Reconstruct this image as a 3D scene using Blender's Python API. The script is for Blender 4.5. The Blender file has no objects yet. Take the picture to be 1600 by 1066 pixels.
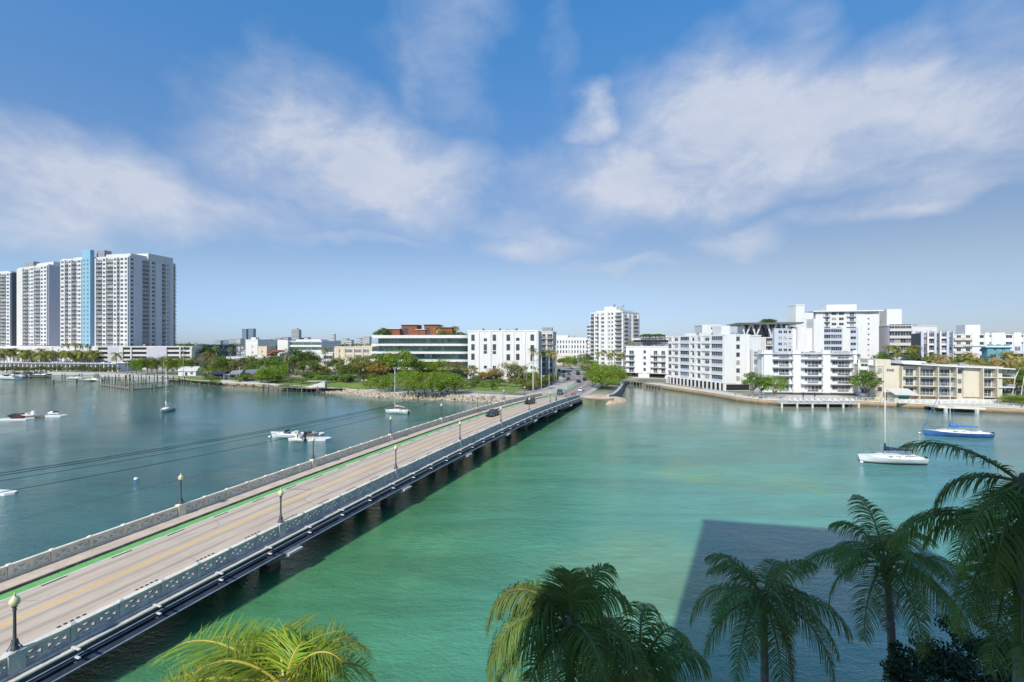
import bpy, math, random
import numpy as np
from mathutils import Vector, Matrix
from mathutils.geometry import tessellate_polygon
random.seed(11)
R = math.radians
SC = bpy.context.scene
COL = SC.collection
F, CH, HY = 711.0, 20.3, 536.0          # focal length in photo pixels, eye height, horizon row
SUN_EL = 41.0
SUN_AZ = math.atan2(-0.47, -0.88)       # heading towards the sun (x, y)

# ---------------------------------------------------------------- camera
cam = bpy.data.cameras.new('camera')
cam.sensor_width = 36; cam.lens = 16.0
cam.shift_y = 3.0/1600
cam.clip_start = 0.1; cam.clip_end = 30000
co = bpy.data.objects.new('camera', cam); COL.objects.link(co)
co.location = (0, 0, CH); co.rotation_euler = (R(90), 0, 0)
SC.camera = co
# ---------------------------------------------------------------- exposure
SC.view_settings.view_transform = 'Standard'
SC.view_settings.look = 'None'
SC.view_settings.gamma = 1
SC.view_settings.exposure = 0.35
SC.view_settings.use_curve_mapping = False
SC.cycles.max_bounces = 6
SC.cycles.transparent_max_bounces = 8
SC.cycles.caustics_reflective = False
SC.cycles.caustics_refractive = False
SC.cycles.sample_clamp_indirect = 4
SC.cycles.use_denoising = True

# ---------------------------------------------------------------- node helpers
def nn(nt, t, **kw):
    n = nt.nodes.new(t)
    for k, v in kw.items():
        setattr(n, k, v)
    return n
def mth(nt, op, a, b=None, c=None, clamp=False):
    n = nt.nodes.new('ShaderNodeMath'); n.operation = op; n.use_clamp = clamp
    for i, v in enumerate((a, b, c)):
        if v is None: continue
        if isinstance(v, (int, float)): n.inputs[i].default_value = v
        else: nt.links.new(v, n.inputs[i])
    return n.outputs[0]
def mrange(nt, v, a, b, c=0.0, d=1.0, smooth=True):
    n = nt.nodes.new('ShaderNodeMapRange')
    n.interpolation_type = 'SMOOTHSTEP' if smooth else 'LINEAR'
    nt.links.new(v, n.inputs[0])
    for i, x in enumerate((a, b, c, d)): n.inputs[i+1].default_value = x
    return n.outputs[0]
def mixc(nt, f, a, b):
    n = nt.nodes.new('ShaderNodeMix'); n.data_type = 'RGBA'
    for s, v in ((0, f), (6, a), (7, b)):
        if isinstance(v, (int, float)): n.inputs[s].default_value = v
        elif isinstance(v, tuple): n.inputs[s].default_value = (*v[:3], 1)
        else: nt.links.new(v, n.inputs[s])
    return n.outputs[2]
def noise(nt, vec, scale, detail=3, rough=0.5, dist=0.0):
    n = nt.nodes.new('ShaderNodeTexNoise')
    n.inputs['Scale'].default_value = scale; n.inputs['Detail'].default_value = detail
    n.inputs['Roughness'].default_value = rough; n.inputs['Distortion'].default_value = dist
    if vec is not None: nt.links.new(vec, n.inputs['Vector'])
    return n.outputs[0]

# ---------------------------------------------------------------- sky
world = bpy.data.worlds.new('World'); SC.world = world; world.use_nodes = True
nt = world.node_tree; nt.nodes.clear()
wo = nn(nt, 'ShaderNodeOutputWorld'); bg = nn(nt, 'ShaderNodeBackground')
bg.inputs['Strength'].default_value = 0.10
nt.links.new(bg.outputs[0], wo.inputs[0])
sky = nn(nt, 'ShaderNodeTexSky', sky_type='NISHITA', sun_disc=False)
sky.sun_elevation = R(SUN_EL); sky.sun_rotation = R(90) - SUN_AZ if False else math.atan2(-0.47, -0.88)
sky.altitude = 0; sky.air_density = 1.0; sky.dust_density = 0.3; sky.ozone_density = 3.0
tc = nn(nt, 'ShaderNodeTexCoord')
sep = nn(nt, 'ShaderNodeSeparateXYZ'); nt.links.new(tc.outputs['Generated'], sep.inputs[0])
dx, dy, dz = sep.outputs
el = mth(nt, 'ARCSINE', dz)
az = mth(nt, 'ARCTAN2', dx, dy)
comb = nn(nt, 'ShaderNodeCombineXYZ'); nt.links.new(az, comb.inputs[0]); nt.links.new(el, comb.inputs[1])
mp = nn(nt, 'ShaderNodeVectorMath', operation='MULTIPLY'); nt.links.new(comb.outputs[0], mp.inputs[0]); mp.inputs[1].default_value = (1, 1.6, 1)
warp = nn(nt, 'ShaderNodeTexNoise'); warp.inputs['Scale'].default_value = 4.2; warp.inputs['Detail'].default_value = 5
nt.links.new(mp.outputs[0], warp.inputs['Vector'])
wsub = nn(nt, 'ShaderNodeVectorMath', operation='SUBTRACT'); nt.links.new(warp.outputs['Color'], wsub.inputs[0]); wsub.inputs[1].default_value = (.5, .5, .5)
wscl = nn(nt, 'ShaderNodeVectorMath', operation='SCALE'); nt.links.new(wsub.outputs[0], wscl.inputs[0]); wscl.inputs['Scale'].default_value = 0.20
wadd = nn(nt, 'ShaderNodeVectorMath', operation='ADD'); nt.links.new(comb.outputs[0], wadd.inputs[0]); nt.links.new(wscl.outputs[0], wadd.inputs[1])
# cloud banks: azimuth, elevation, half width, half height, weight
def pxdir(x, y):
    return math.atan((x-800)/F), math.atan((HY-y)/math.hypot(F, x-800))
BANKS = [(130, 265, 210, 62, .95), (270, 325, 230, 46, .8), (470, 205, 115, 80, .95), (610, 270, 135, 72, .95), (440, 160, 60, 40, .6),
         (700, 30, 95, 110, .38), (640, 120, 22, 130, .28), (1120, 195, 150, 85, 1.0), (1010, 275, 170, 60, .85),
         (1300, 200, 230, 75, .95), (1400, 120, 85, 62, .8), (1540, 200, 150, 80, .8), (1250, 275, 380, 40, .55),
         (930, 178, 34, 26, .8), (830, 385, 62, 26, .8), (790, 350, 90, 22, .35), (1400, 330, 130, 17, .75), (1160, 375, 66, 19, .7),
         (960, 425, 75, 12, .45), (1560, 50, 110, 90, .33), (1220, 30, 60, 90, .3), (870, 60, 30, 110, .22), (560, 385, 130, 12, .35),
         (60, 345, 150, 34, .5), (1480, 300, 200, 20, .45)]
tot = None
for (x, y, w, h, k) in BANKS:
    a0, e0 = pxdir(x, y); d = math.hypot(F, x-800)
    sa = w*F/(d*d); se = h/d
    s1 = nn(nt, 'ShaderNodeVectorMath', operation='SUBTRACT'); nt.links.new(wadd.outputs[0], s1.inputs[0]); s1.inputs[1].default_value = (a0, e0, 0)
    s2 = nn(nt, 'ShaderNodeVectorMath', operation='MULTIPLY'); nt.links.new(s1.outputs[0], s2.inputs[0]); s2.inputs[1].default_value = (1/sa, 1/se, 0)
    s3 = nn(nt, 'ShaderNodeVectorMath', operation='DOT_PRODUCT'); nt.links.new(s2.outputs[0], s3.inputs[0]); nt.links.new(s2.outputs[0], s3.inputs[1])
    g = mth(nt, 'MULTIPLY', mth(nt, 'EXPONENT', mth(nt, 'MULTIPLY', s3.outputs['Value'], -0.72)), k)
    tot = g if tot is None else mth(nt, 'MAXIMUM', tot, mth(nt, 'ADD', g, mth(nt, 'MULTIPLY', tot, 0.25)))
# clouds of the same kind over the rest of the sky, behind the camera
flat = nn(nt, 'ShaderNodeVectorMath', operation='SCALE'); nt.links.new(tc.outputs['Generated'], flat.inputs[0])
nt.links.new(mth(nt, 'DIVIDE', 1.0, mth(nt, 'ADD', mth(nt, 'MAXIMUM', dz, 0.0), 0.22)), flat.inputs['Scale'])
gen = mrange(nt, noise(nt, flat.outputs[0], 0.9, 6, 0.55, 0.6), 0.52, 0.78, 0, 0.75)
behind = mrange(nt, dy, 0.25, -0.25, 0, 1)
fine = noise(nt, mp.outputs[0], 6.5, 9, 0.66, 0.3)
front = mrange(nt, mth(nt, 'MULTIPLY', tot, mrange(nt, fine, 0.27, 0.73, 0.66, 1.34, False)), 0.14, .88, 0, 0.84, False)
dens = mth(nt, 'MAXIMUM', front, mth(nt, 'MULTIPLY', gen, behind))
dens = mth(nt, 'MULTIPLY', dens, mrange(nt, el, 0.02, 0.12, 0.0, 1), clamp=True)
hs = nn(nt, 'ShaderNodeHueSaturation'); hs.inputs['Saturation'].default_value = 1.0
nt.links.new(sky.outputs[0], hs.inputs['Color'])
cshade = mixc(nt, mrange(nt, fine, 0.3, 0.7), (4.6, 5.0, 6.0), (5.4, 5.7, 6.4))
tint = mixc(nt, mrange(nt, el, 0.12, 0.75, 0, 1), (.91, .81, .79), (.62, 1.42, 1.80))
tint = mixc(nt, mrange(nt, el, 0.0, 0.16, 0, 1), (.56, .66, .96), tint)
side = mixc(nt, mrange(nt, dx, -.6, .75, 0, 1), (1.08, 1.19, 1.30), (.88, .86, .86))
side = mixc(nt, mrange(nt, el, .05, .6, 0, 1), side, (1, 1, 1))
tv = nn(nt, 'ShaderNodeVectorMath', operation='MULTIPLY'); nt.links.new(tint, tv.inputs[0]); nt.links.new(side, tv.inputs[1]); tint = tv.outputs[0]
tm = nn(nt, 'ShaderNodeVectorMath', operation='MULTIPLY'); nt.links.new(hs.outputs[0], tm.inputs[0]); nt.links.new(tint, tm.inputs[1])
res = mixc(nt, dens, tm.outputs[0], cshade)
nt.links.new(res, bg.inputs['Color'])

# ---------------------------------------------------------------- sun
sl = bpy.data.lights.new('sun', 'SUN'); sl.energy = 3.9; sl.angle = R(0.55); sl.color = (1, .925, .79)
so = bpy.data.objects.new('sun', sl); COL.objects.link(so)
sv = Vector((-0.47, -0.88, 0)).normalized()*math.cos(R(SUN_EL)) + Vector((0, 0, math.sin(R(SUN_EL))))
so.rotation_euler = sv.to_track_quat('Z', 'Y').to_euler()
so.location = (-60, -110, 150)

# ---------------------------------------------------------------- materials
MATS = {}
def mat(name, col, rough=0.7, col2=None, nscale=0.6, metal=0.0, bump=0.0, bscale=8.0, spec=0.4, emit=None, fine=None):
    if name in MATS: return MATS[name]
    m = bpy.data.materials.new(name); m.use_nodes = True; nt = m.node_tree
    b = nt.nodes['Principled BSDF']
    b.inputs['Roughness'].default_value = rough; b.inputs['Metallic'].default_value = metal
    b.inputs['Specular IOR Level'].default_value = spec
    b.inputs['Base Color'].default_value = (*col, 1)
    geo = nn(nt, 'ShaderNodeNewGeometry')
    if col2:
        c = mixc(nt, mrange(nt, noise(nt, geo.outputs['Position'], nscale, 6, .62), .35, .68), tuple(col), tuple(col2))
        if fine:
            f = mrange(nt, noise(nt, geo.outputs['Position'], fine, 3, .7), .3, .7, .86, 1.1)
            v = nn(nt, 'ShaderNodeVectorMath', operation='SCALE'); nt.links.new(c, v.inputs[0]); nt.links.new(f, v.inputs['Scale']); c = v.outputs[0]
        nt.links.new(c, b.inputs['Base Color'])
    if bump:
        bn = nn(nt, 'ShaderNodeBump'); bn.inputs['Distance'].default_value = bump
        nt.links.new(noise(nt, geo.outputs['Position'], bscale, 5, .6), bn.inputs['Height'])
        nt.links.new(bn.outputs[0], b.inputs['Normal'])
    if emit:
        b.inputs['Emission Color'].default_value = (*emit[:3], 1); b.inputs['Emission Strength'].default_value = emit[3]
    MATS[name] = m
    return m
def streaked(name, col, col2, hz=1.0, vz=.12, rough=.75, lo=.42, hi=.75):
    """painted wall with faint rain streaks running down"""
    if name in MATS: return MATS[name]
    m = bpy.data.materials.new(name); m.use_nodes = True; nt = m.node_tree
    b = nt.nodes['Principled BSDF']; b.inputs['Roughness'].default_value = rough; b.inputs['Specular IOR Level'].default_value = .3
    geo = nn(nt, 'ShaderNodeNewGeometry')
    v = nn(nt, 'ShaderNodeVectorMath', operation='MULTIPLY'); nt.links.new(geo.outputs['Position'], v.inputs[0]); v.inputs[1].default_value = (hz, hz, vz)
    c = mixc(nt, mrange(nt, noise(nt, v.outputs[0], 1.0, 7, .65), lo, hi), tuple(col), tuple(col2))
    nt.links.new(c, b.inputs['Base Color']); MATS[name] = m
    return m
def leafmat(name, c1, c2, c3=None, trans=.3, rough=.5, nscale=.35, spec=.3):
    if name in MATS: return MATS[name]
    m = bpy.data.materials.new(name); m.use_nodes = True; nt = m.node_tree
    out = nt.nodes['Material Output']; b = nt.nodes['Principled BSDF']; b.inputs['Roughness'].default_value = rough
    b.inputs['Specular IOR Level'].default_value = spec
    geo = nn(nt, 'ShaderNodeNewGeometry'); oi = nn(nt, 'ShaderNodeObjectInfo')
    c = mixc(nt, mrange(nt, noise(nt, geo.outputs['Position'], nscale, 4, .6), .35, .65), tuple(c1), tuple(c2))
    c = mixc(nt, mth(nt, 'MULTIPLY', geo.outputs['Random Per Island'], .55), c, tuple(c3 or c2))
    h = nn(nt, 'ShaderNodeHueSaturation'); nt.links.new(c, h.inputs['Color'])
    nt.links.new(mth(nt, 'ADD', mth(nt, 'MULTIPLY', oi.outputs['Random'], .04), .48), h.inputs['Hue'])
    nt.links.new(mth(nt, 'ADD', mth(nt, 'MULTIPLY', oi.outputs['Random'], .4), .8), h.inputs['Value'])
    nt.links.new(h.outputs[0], b.inputs['Base Color'])
    t = nn(nt, 'ShaderNodeBsdfTranslucent'); nt.links.new(h.outputs[0], t.inputs['Color'])
    mx = nn(nt, 'ShaderNodeMixShader'); mx.inputs[0].default_value = trans
    nt.links.new(b.outputs[0], mx.inputs[1]); nt.links.new(t.outputs[0], mx.inputs[2]); nt.links.new(mx.outputs[0], out.inputs[0])
    MATS[name] = m
    return m

white = streaked('white_stucco', (.64, .64, .635), (.54, .54, .53))
white2 = streaked('bright_white_paint', (.69, .69, .68), (.60, .60, .59), 1.4)
offwhite = streaked('off_white_stucco', (.60, .59, .56), (.5, .49, .46))
lav = streaked('lavender_grey_stucco', (.50, .49, .54), (.43, .42, .47))  # also paints the shade on the middle tower's end wall
cream = streaked('cream_stucco', (.60, .55, .44), (.52, .47, .37))
beige = streaked('beige_stucco', (.60, .52, .40), (.5, .43, .33))
palegrey = streaked('pale_grey_stucco', (.66, .66, .67), (.57, .57, .58))
bluewhite = streaked('blue_white_stucco', (.50, .55, .65), (.44, .48, .58))
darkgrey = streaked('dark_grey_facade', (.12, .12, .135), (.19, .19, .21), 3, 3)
skyblue = streaked('sky_blue_paint', (.24, .44, .58), (.20, .39, .53))
tealp = streaked('teal_paint', (.10, .32, .40), (.12, .37, .45))
rust = streaked('rust_red_cladding', (.24, .085, .045), (.13, .055, .035), 2, .5)
orange = streaked('terracotta_roof', (.50, .17, .09), (.40, .13, .07))
glass = mat('window_glass', (.028, .034, .042), .12, (.075, .085, .10), .45, spec=.7)
glass_light = mat('pale_window_glass', (.11, .13, .17), .18, (.20, .22, .26), .5, spec=.6)
curtain = mat('curtained_window', (.40, .38, .34), .35, (.26, .25, .24), .6, spec=.5)
glass_green = mat('green_office_glass', (.022, .085, .075), .1, (.05, .15, .135), .25, spec=.8)
dark = mat('dark_opening', (.02, .02, .022), .9)  # near-black sheets painting the shade inside garage openings and undercrofts
frame_w = mat('white_frame', (.62, .62, .61), .6)
frame_d = mat('dark_frame', (.06, .06, .065), .5)
railm = mat('pale_railing', (.55, .57, .6), .5)
roofm = mat('pale_roofing', (.55, .54, .52), .9, (.42, .41, .4), .3)
equip = mat('rooftop_equipment', (.33, .34, .35), .6, (.22, .23, .24), .8)
conc = mat('weathered_concrete', (.52, .49, .43), .85, (.36, .335, .29), 1.1, bump=.02, bscale=14, fine=7)
conc_pale = mat('pale_parapet_concrete', (.74, .68, .57), .85, (.60, .54, .44), .9, bump=.012, bscale=16, fine=9)
conc_grey = mat('grey_concrete', (.50, .505, .49), .85, (.36, .365, .36), 1.3, bump=.015, bscale=10, fine=6)
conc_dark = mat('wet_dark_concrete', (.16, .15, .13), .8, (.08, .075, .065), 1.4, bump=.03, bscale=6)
sea_conc = mat('seawall_concrete', (.47, .37, .27), .9, (.30, .23, .16), .7, bump=.05, bscale=3, fine=4)
steel_blue = mat('silver_blue_pipe', (.30, .34, .41), .55, (.20, .24, .31), 1.2)
navy_steel = mat('navy_steel', (.022, .032, .048), .5, (.045, .06, .085), .8)
sidewalk_m = mat('sidewalk_concrete', (.58, .47, .37), .9, (.47, .38, .30), .8, bump=.005, bscale=20, fine=8)
green_m = mat('green_lane_paint', (.13, .38, .10), .75, (.17, .44, .14), 1.0, fine=8)
yellow_m = mat('yellow_road_paint', (.78, .47, .12), .75, (.66, .43, .17), 2.5, fine=9)
wpaint = mat('white_road_paint', (.68, .67, .63), .75, (.52, .50, .46), 2.2)
bpaint = mat('black_road_paint', (.025, .025, .027), .8)
wood = mat('grey_dock_wood', (.30, .27, .22), .85, (.19, .17, .14), 1.5, fine=6)
wood_dark = mat('dark_dock_wood', (.09, .08, .068), .9, (.05, .045, .04), 1.5)
plasticw = mat('white_gelcoat', (.80, .80, .79), .25, (.72, .72, .70), .8, spec=.5)
navy = mat('navy_canvas', (.018, .024, .075), .8, (.03, .035, .1), 2)
bluecanvas = mat('blue_canvas', (.03, .16, .42), .75, (.05, .22, .5), 2)
bluehull = mat('blue_hull_paint', (.045, .13, .34), .25, (.07, .18, .42), .8, spec=.5)
black = mat('black_rubber', (.02, .02, .02), .6)
chrome = mat('brushed_metal', (.6, .6, .6), .3, metal=.8)
globe_m = mat('cream_lamp_globe', (.66, .62, .38), .4, (.56, .52, .31), 5, spec=.5)
post_m = mat('dark_lamp_post', (.055, .065, .08), .45, (.08, .09, .105), 3)
polem = mat('pale_pole', (.5, .5, .48), .6)
bark = mat('grey_bark', (.23, .19, .14), .9, (.12, .10, .075), 3, bump=.03, bscale=9)
palmbark = mat('palm_bark', (.26, .24, .20), .9, (.15, .135, .11), 2.5, bump=.02, bscale=7)
L_mang = leafmat('mangrove_leaf', (.19, .28, .02), (.26, .35, .035), (.12, .20, .02))
L_dark = leafmat('dark_green_leaf', (.07, .13, .025), (.11, .18, .03), (.05, .10, .02))
L_mid = leafmat('mid_green_leaf', (.13, .20, .03), (.18, .25, .035), (.09, .15, .025))
L_olive = leafmat('olive_leaf', (.20, .21, .06), (.26, .24, .09), (.30, .19, .08))
L_rust = leafmat('reddish_leaf', (.32, .18, .05), (.22, .21, .04), (.36, .14, .05))
L_palm = leafmat('palm_leaf', (.15, .20, .03), (.24, .26, .04), (.32, .25, .07), .2)
L_palmdry = leafmat('dry_palm_leaf', (.42, .30, .10), (.32, .27, .07), (.5, .36, .15), .2)
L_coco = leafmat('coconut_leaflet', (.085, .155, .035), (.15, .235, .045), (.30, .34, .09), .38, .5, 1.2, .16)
L_cocosun = leafmat('yellow_green_leaflet', (.17, .30, .02), (.28, .38, .03), (.42, .44, .06), .35, .36, 1.5)  # sunlit copy of the coconut leaflet, sunshine painted into its yellow green
rachis_m = mat('frond_midrib', (.16, .19, .05), .5, (.12, .10, .04), 3)
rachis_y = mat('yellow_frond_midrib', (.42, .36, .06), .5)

# ---------------------------------------------------------------- mesh collector
class MB:
    def __init__(s): s.v = []; s.f = []; s.m = []
    def quad(s, a, b, c, d, m=0):
        n = len(s.v); s.v += [a, b, c, d]; s.f.append((n, n+1, n+2, n+3)); s.m.append(m)
    def box(s, x0, x1, y0, y1, z0, z1, m=0, T=None):
        n = len(s.v)
        p = [(x0, y0, z0), (x1, y0, z0), (x1, y1, z0), (x0, y1, z0), (x0, y0, z1), (x1, y0, z1), (x1, y1, z1), (x0, y1, z1)]
        if T is not None: p = [tuple(T @ Vector(q)) for q in p]
        s.v += p
        for q in ((0, 3, 2, 1), (4, 5, 6, 7), (0, 1, 5, 4), (1, 2, 6, 5), (2, 3, 7, 6), (3, 0, 4, 7)):
            s.f.append(tuple(n+i for i in q)); s.m.append(m)
    def add(s, o, T, moff=None):
        n = len(s.v)
        s.v += [tuple(T @ Vector(q)) for q in o.v]
        s.f += [tuple(n+i for i in q) for q in o.f]
        s.m += [moff[i] if moff else i for i in o.m]
    def tube(s, pts, rad, n=8, m=0, cap=True):
        if not isinstance(rad, (list, tuple)): rad = [rad]*len(pts)
        pts = [Vector(p) for p in pts]; base = len(s.v)
        for i, p in enumerate(pts):
            a = pts[max(i-1, 0)]; b = pts[min(i+1, len(pts)-1)]
            t = (b-a).normalized() if (b-a).length > 1e-9 else Vector((0, 0, 1))
            up = Vector((0, 0, 1)) if abs(t.z) < .95 else Vector((1, 0, 0))
            u = t.cross(up).normalized(); w = u.cross(t)
            for k in range(n):
                an = 2*math.pi*k/n
                s.v.append(tuple(p + (u*math.cos(an) + w*math.sin(an))*rad[i]))
        for i in range(len(pts)-1):
            for k in range(n):
                k2 = (k+1) % n
                s.f.append((base+i*n+k, base+i*n+k2, base+(i+1)*n+k2, base+(i+1)*n+k)); s.m.append(m)
        if cap:
            s.f.append(tuple(base+k for k in range(n))[::-1]); s.m.append(m)
            e = base+(len(pts)-1)*n
            s.f.append(tuple(e+k for k in range(n))); s.m.append(m)
    def lathe(s, prof, n=12, m=0, c=(0, 0, 0)):
        s.tube([(c[0], c[1], c[2]+z) for r, z in prof], [max(r, .001) for r, z in prof], n, m)
    def prism(s, poly, z0, z1, m=0, mtop=None, bottom=False):
        """poly: list of (x, y); concave allowed"""
        n = len(s.v); k = len(poly)
        s.v += [(x, y, z0) for x, y in poly] + [(x, y, z1) for x, y in poly]
        ar = sum(poly[i][0]*poly[(i+1) % k][1]-poly[(i+1) % k][0]*poly[i][1] for i in range(k))
        for i in range(k):
            j = (i+1) % k
            q = (n+i, n+j, n+k+j, n+k+i)
            s.f.append(q if ar > 0 else q[::-1]); s.m.append(m)
        for t in tessellate_polygon([[Vector((x, y, 0)) for x, y in poly]]):
            a, b, c = [Vector((*poly[i], 0)) for i in t]
            up = (b-a).cross(c-a).z > 0
            s.f.append(tuple(n+k+i for i in (t if up else t[::-1]))); s.m.append(m if mtop is None else mtop)
            if bottom: s.f.append(tuple(n+i for i in (t[::-1] if up else t))); s.m.append(m)
    def loft(s, rings, m=0, closed=True, cap=True):
        n = len(rings[0]); base = len(s.v)
        for r in rings: s.v += [tuple(p) for p in r]
        for i in range(len(rings)-1):
            for k in range(n if closed else n-1):
                k2 = (k+1) % n
                s.f.append((base+i*n+k, base+i*n+k2, base+(i+1)*n+k2, base+(i+1)*n+k)); s.m.append(m)
        if cap:
            s.f.append(tuple(base+k for k in range(n))[::-1]); s.m.append(m)
            e = base+(len(rings)-1)*n
            s.f.append(tuple(e+k for k in range(n))); s.m.append(m)
    def mesh(s, name, mats, smooth=False):
        me = bpy.data.meshes.new(name); me.from_pydata(s.v, [], s.f)
        for m in (mats if isinstance(mats, (list, tuple)) else [mats]): me.materials.append(m)
        me.polygons.foreach_set('material_index', s.m)
        if smooth: me.polygons.foreach_set('use_smooth', [True]*len(s.f))
        me.update()
        return me
    def build(s, name, mats, parent=None, smooth=False, loc=None, kind=None):
        if not s.f: return None
        return link(name, s.mesh(name, mats, smooth), parent, loc, kind=kind)
def link(name, me, parent=None, loc=None, rot=None, scale=None, kind=None):
    o = bpy.data.objects.new(name, me); COL.objects.link(o)
    if parent is not None: o.parent = parent
    if loc is not None: o.location = loc
    if rot is not None: o.rotation_euler = rot
    if scale is not None: o.scale = scale
    if kind: o['kind'] = kind
    return o
def tag(o, label=None, cat=None, group=None, kind=None):
    if label: o['label'] = label
    if cat: o['category'] = cat
    if group: o['group'] = group
    if kind: o['kind'] = kind
    return o
def thing(name, label, cat, loc=(0, 0, 0), rz=0.0, group=None):
    o = bpy.data.objects.new(name, None); COL.objects.link(o)
    o.location = loc; o.rotation_euler = (0, 0, rz); o.empty_display_size = .5
    return tag(o, label, cat, group)
def copy_tree(o, parent=None):
    c = o.copy(); COL.objects.link(c)
    if parent is not None: c.parent = parent
    for ch in KIDS(o): copy_tree(ch, c)
    return c
def KIDS(o): return list(o.children)
def at(px, Z, z=0.0): return Vector(((px-800)/F*Z, Z, z))
def wl(px, y, g=0.0):
    Z = F*(CH-g)/(y-HY); return at(px, Z, g)
# ================================================================ WATER
def water_material():
    m = bpy.data.materials.new('bay_water'); m.use_nodes = True; nt = m.node_tree
    b = nt.nodes['Principled BSDF']
    geo = nn(nt, 'ShaderNodeNewGeometry'); P = geo.outputs['Position']
    sp = nn(nt, 'ShaderNodeSeparateXYZ'); nt.links.new(P, sp.inputs[0])
    x, y, _ = sp.outputs
    v = mth(nt, 'SUBTRACT', mth(nt, 'MULTIPLY', x, .934), mth(nt, 'MULTIPLY', y, .357))   # distance east of the bridge line
    big = noise(nt, P, .012, 4, .55, .5); med = noise(nt, P, .045, 4, .6, .8)
    vv = mth(nt, 'ADD', v, mth(nt, 'MULTIPLY', mth(nt, 'SUBTRACT', big, .5), 50))
    right = mixc(nt, mrange(nt, vv, -34, 10), (.066, .225, .100), (.085, .290, .240))
    right = mixc(nt, mrange(nt, vv, 10, 80), right, (.130, .285, .340))  # bluer body paints in sky reflection, also where the tower's shadow lies
    right = mixc(nt, mrange(nt, y, 70, 190), right, (.150, .200, .160))
    right = mixc(nt, mrange(nt, med, .54, .72, 0, .5), right, (.180, .340, .150))
    sh = nn(nt, 'ShaderNodeVectorMath', operation='DISTANCE'); nt.links.new(P, sh.inputs[0]); sh.inputs[1].default_value = (11.5, 39, 0)
    shoal = mth(nt, 'ADD', sh.outputs['Value'], mth(nt, 'MULTIPLY', mth(nt, 'SUBTRACT', med, .5), 26))
    right = mixc(nt, mrange(nt, shoal, 2, 13, .7, 0), right, (.175, .335, .200))
    left = mixc(nt, mrange(nt, big, .35, .65), (.030, .115, .112), (.045, .150, .140))
    left = mixc(nt, mrange(nt, y, 110, 220), left, (.100, .180, .150))
    c = mixc(nt, mrange(nt, v, -52, -36), left, right)
    stp = nn(nt, 'ShaderNodeMapping'); stp.inputs['Rotation'].default_value = (0, 0, -.35); stp.inputs['Scale'].default_value = (.35, 1.5, 1)
    nt.links.new(P, stp.inputs[0])
    gust = noise(nt, stp.outputs[0], .075, 6, .62, 1.2); grain = noise(nt, stp.outputs[0], .9, 3, .6, .5)
    k = mth(nt, 'ADD', mrange(nt, gust, .3, .7, .80, 1.12), mrange(nt, grain, .3, .7, -.06, .07))
    vs = nn(nt, 'ShaderNodeVectorMath', operation='SCALE'); nt.links.new(c, vs.inputs[0]); nt.links.new(k, vs.inputs['Scale']); c = vs.outputs[0]
    nt.links.new(mrange(nt, gust, .35, .65, .02, .07), b.inputs['Roughness'])
    nt.links.new(c, b.inputs['Base Color'])
    b.inputs['IOR'].default_value = 1.333
    # ripples: fine chop, wavelets, slow swell, broken up by calmer patches
    st = nn(nt, 'ShaderNodeMapping'); st.inputs['Rotation'].default_value = (0, 0, .5); st.inputs['Scale'].default_value = (1, 1.9, 1)
    nt.links.new(P, st.inputs[0]); Q = st.outputs[0]
    calm = mrange(nt, noise(nt, P, .03, 3, .6, .6), .35, .65, .55, 1.25)
    h = mth(nt, 'ADD', mth(nt, 'MULTIPLY', noise(nt, Q, 2.6, 4, .65, .3), .8), mth(nt, 'MULTIPLY', noise(nt, Q, .75, 2, .5, .4), .9))
    h = mth(nt, 'ADD', h, mth(nt, 'MULTIPLY', noise(nt, Q, .13, 2, .5), 1.2))
    bn = nn(nt, 'ShaderNodeBump'); bn.inputs['Distance'].default_value = .16
    nt.links.new(mth(nt, 'MULTIPLY', mth(nt, 'MULTIPLY', h, calm), mrange(nt, y, 62, 125, 1.0, .20)), bn.inputs['Height'])
    nt.links.new(bn.outputs[0], b.inputs['Normal'])
    return m
w = MB(); w.quad((-9000, -400, 0), (9000, -400, 0), (9000, 9000, 0), (-9000, 9000, 0))
tag(w.build('water', water_material()), kind='structure')

# ================================================================ LAND
def land_material():
    m = bpy.data.materials.new('town_ground'); m.use_nodes = True; nt = m.node_tree
    b = nt.nodes['Principled BSDF']; b.inputs['Roughness'].default_value = .95
    geo = nn(nt, 'ShaderNodeNewGeometry'); P = geo.outputs['Position']
    c = mixc(nt, mrange(nt, noise(nt, P, .03, 5, .6), .42, .6), (.34, .31, .26), (.06, .10, .025))
    c = mixc(nt, mrange(nt, noise(nt, P, .5, 4, .6), .3, .8, 0, .4), c, (.20, .17, .12))
    nt.links.new(c, b.inputs['Base Color']); return m
shore_px = [(-500, 584), (-100, 584), (0, 584), (60, 584), (100, 586), (150, 588), (200, 590), (240, 592), (285, 596), (300, 599), (345, 602),
            (420, 606), (500, 611), (560, 616), (600, 620), (650, 622), (700, 624), (760, 627), (800, 629), (838, 629), (905, 631)]
spit_px = [(930, 633), (958, 631), (966, 622), (972, 610), (976, 602)]
right_px = [(983, 598), (992, 601), (1010, 604), (1040, 609), (1100, 618), (1150, 627), (1185, 631), (1220, 633), (1340, 634), (1400, 637),
            (1470, 641), (1600, 647), (1750, 653), (2100, 660)]
SH = [wl(*p).xy for p in shore_px]; SPT = [wl(*p).xy for p in spit_px]; RT = [wl(*p).xy for p in right_px]
GZ = 1.6
poly = [tuple(p) for p in SH+SPT+RT] + [(700, 100), (8500, 300), (8500, 8500), (-8500, 8500), (-8500, 600), (-900, 330)]
g = MB(); g.prism(poly, -1.5, GZ)
tag(g.build('ground', land_material()), kind='structure')
near = [(-60, -60), (-42, -12), (-24, -16), (-20, 4), (-12, 12), (4, 19), (30, 20), (60, 16), (95, 4), (120, -60)]
g = MB(); g.prism(near, -1.5, GZ)
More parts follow.
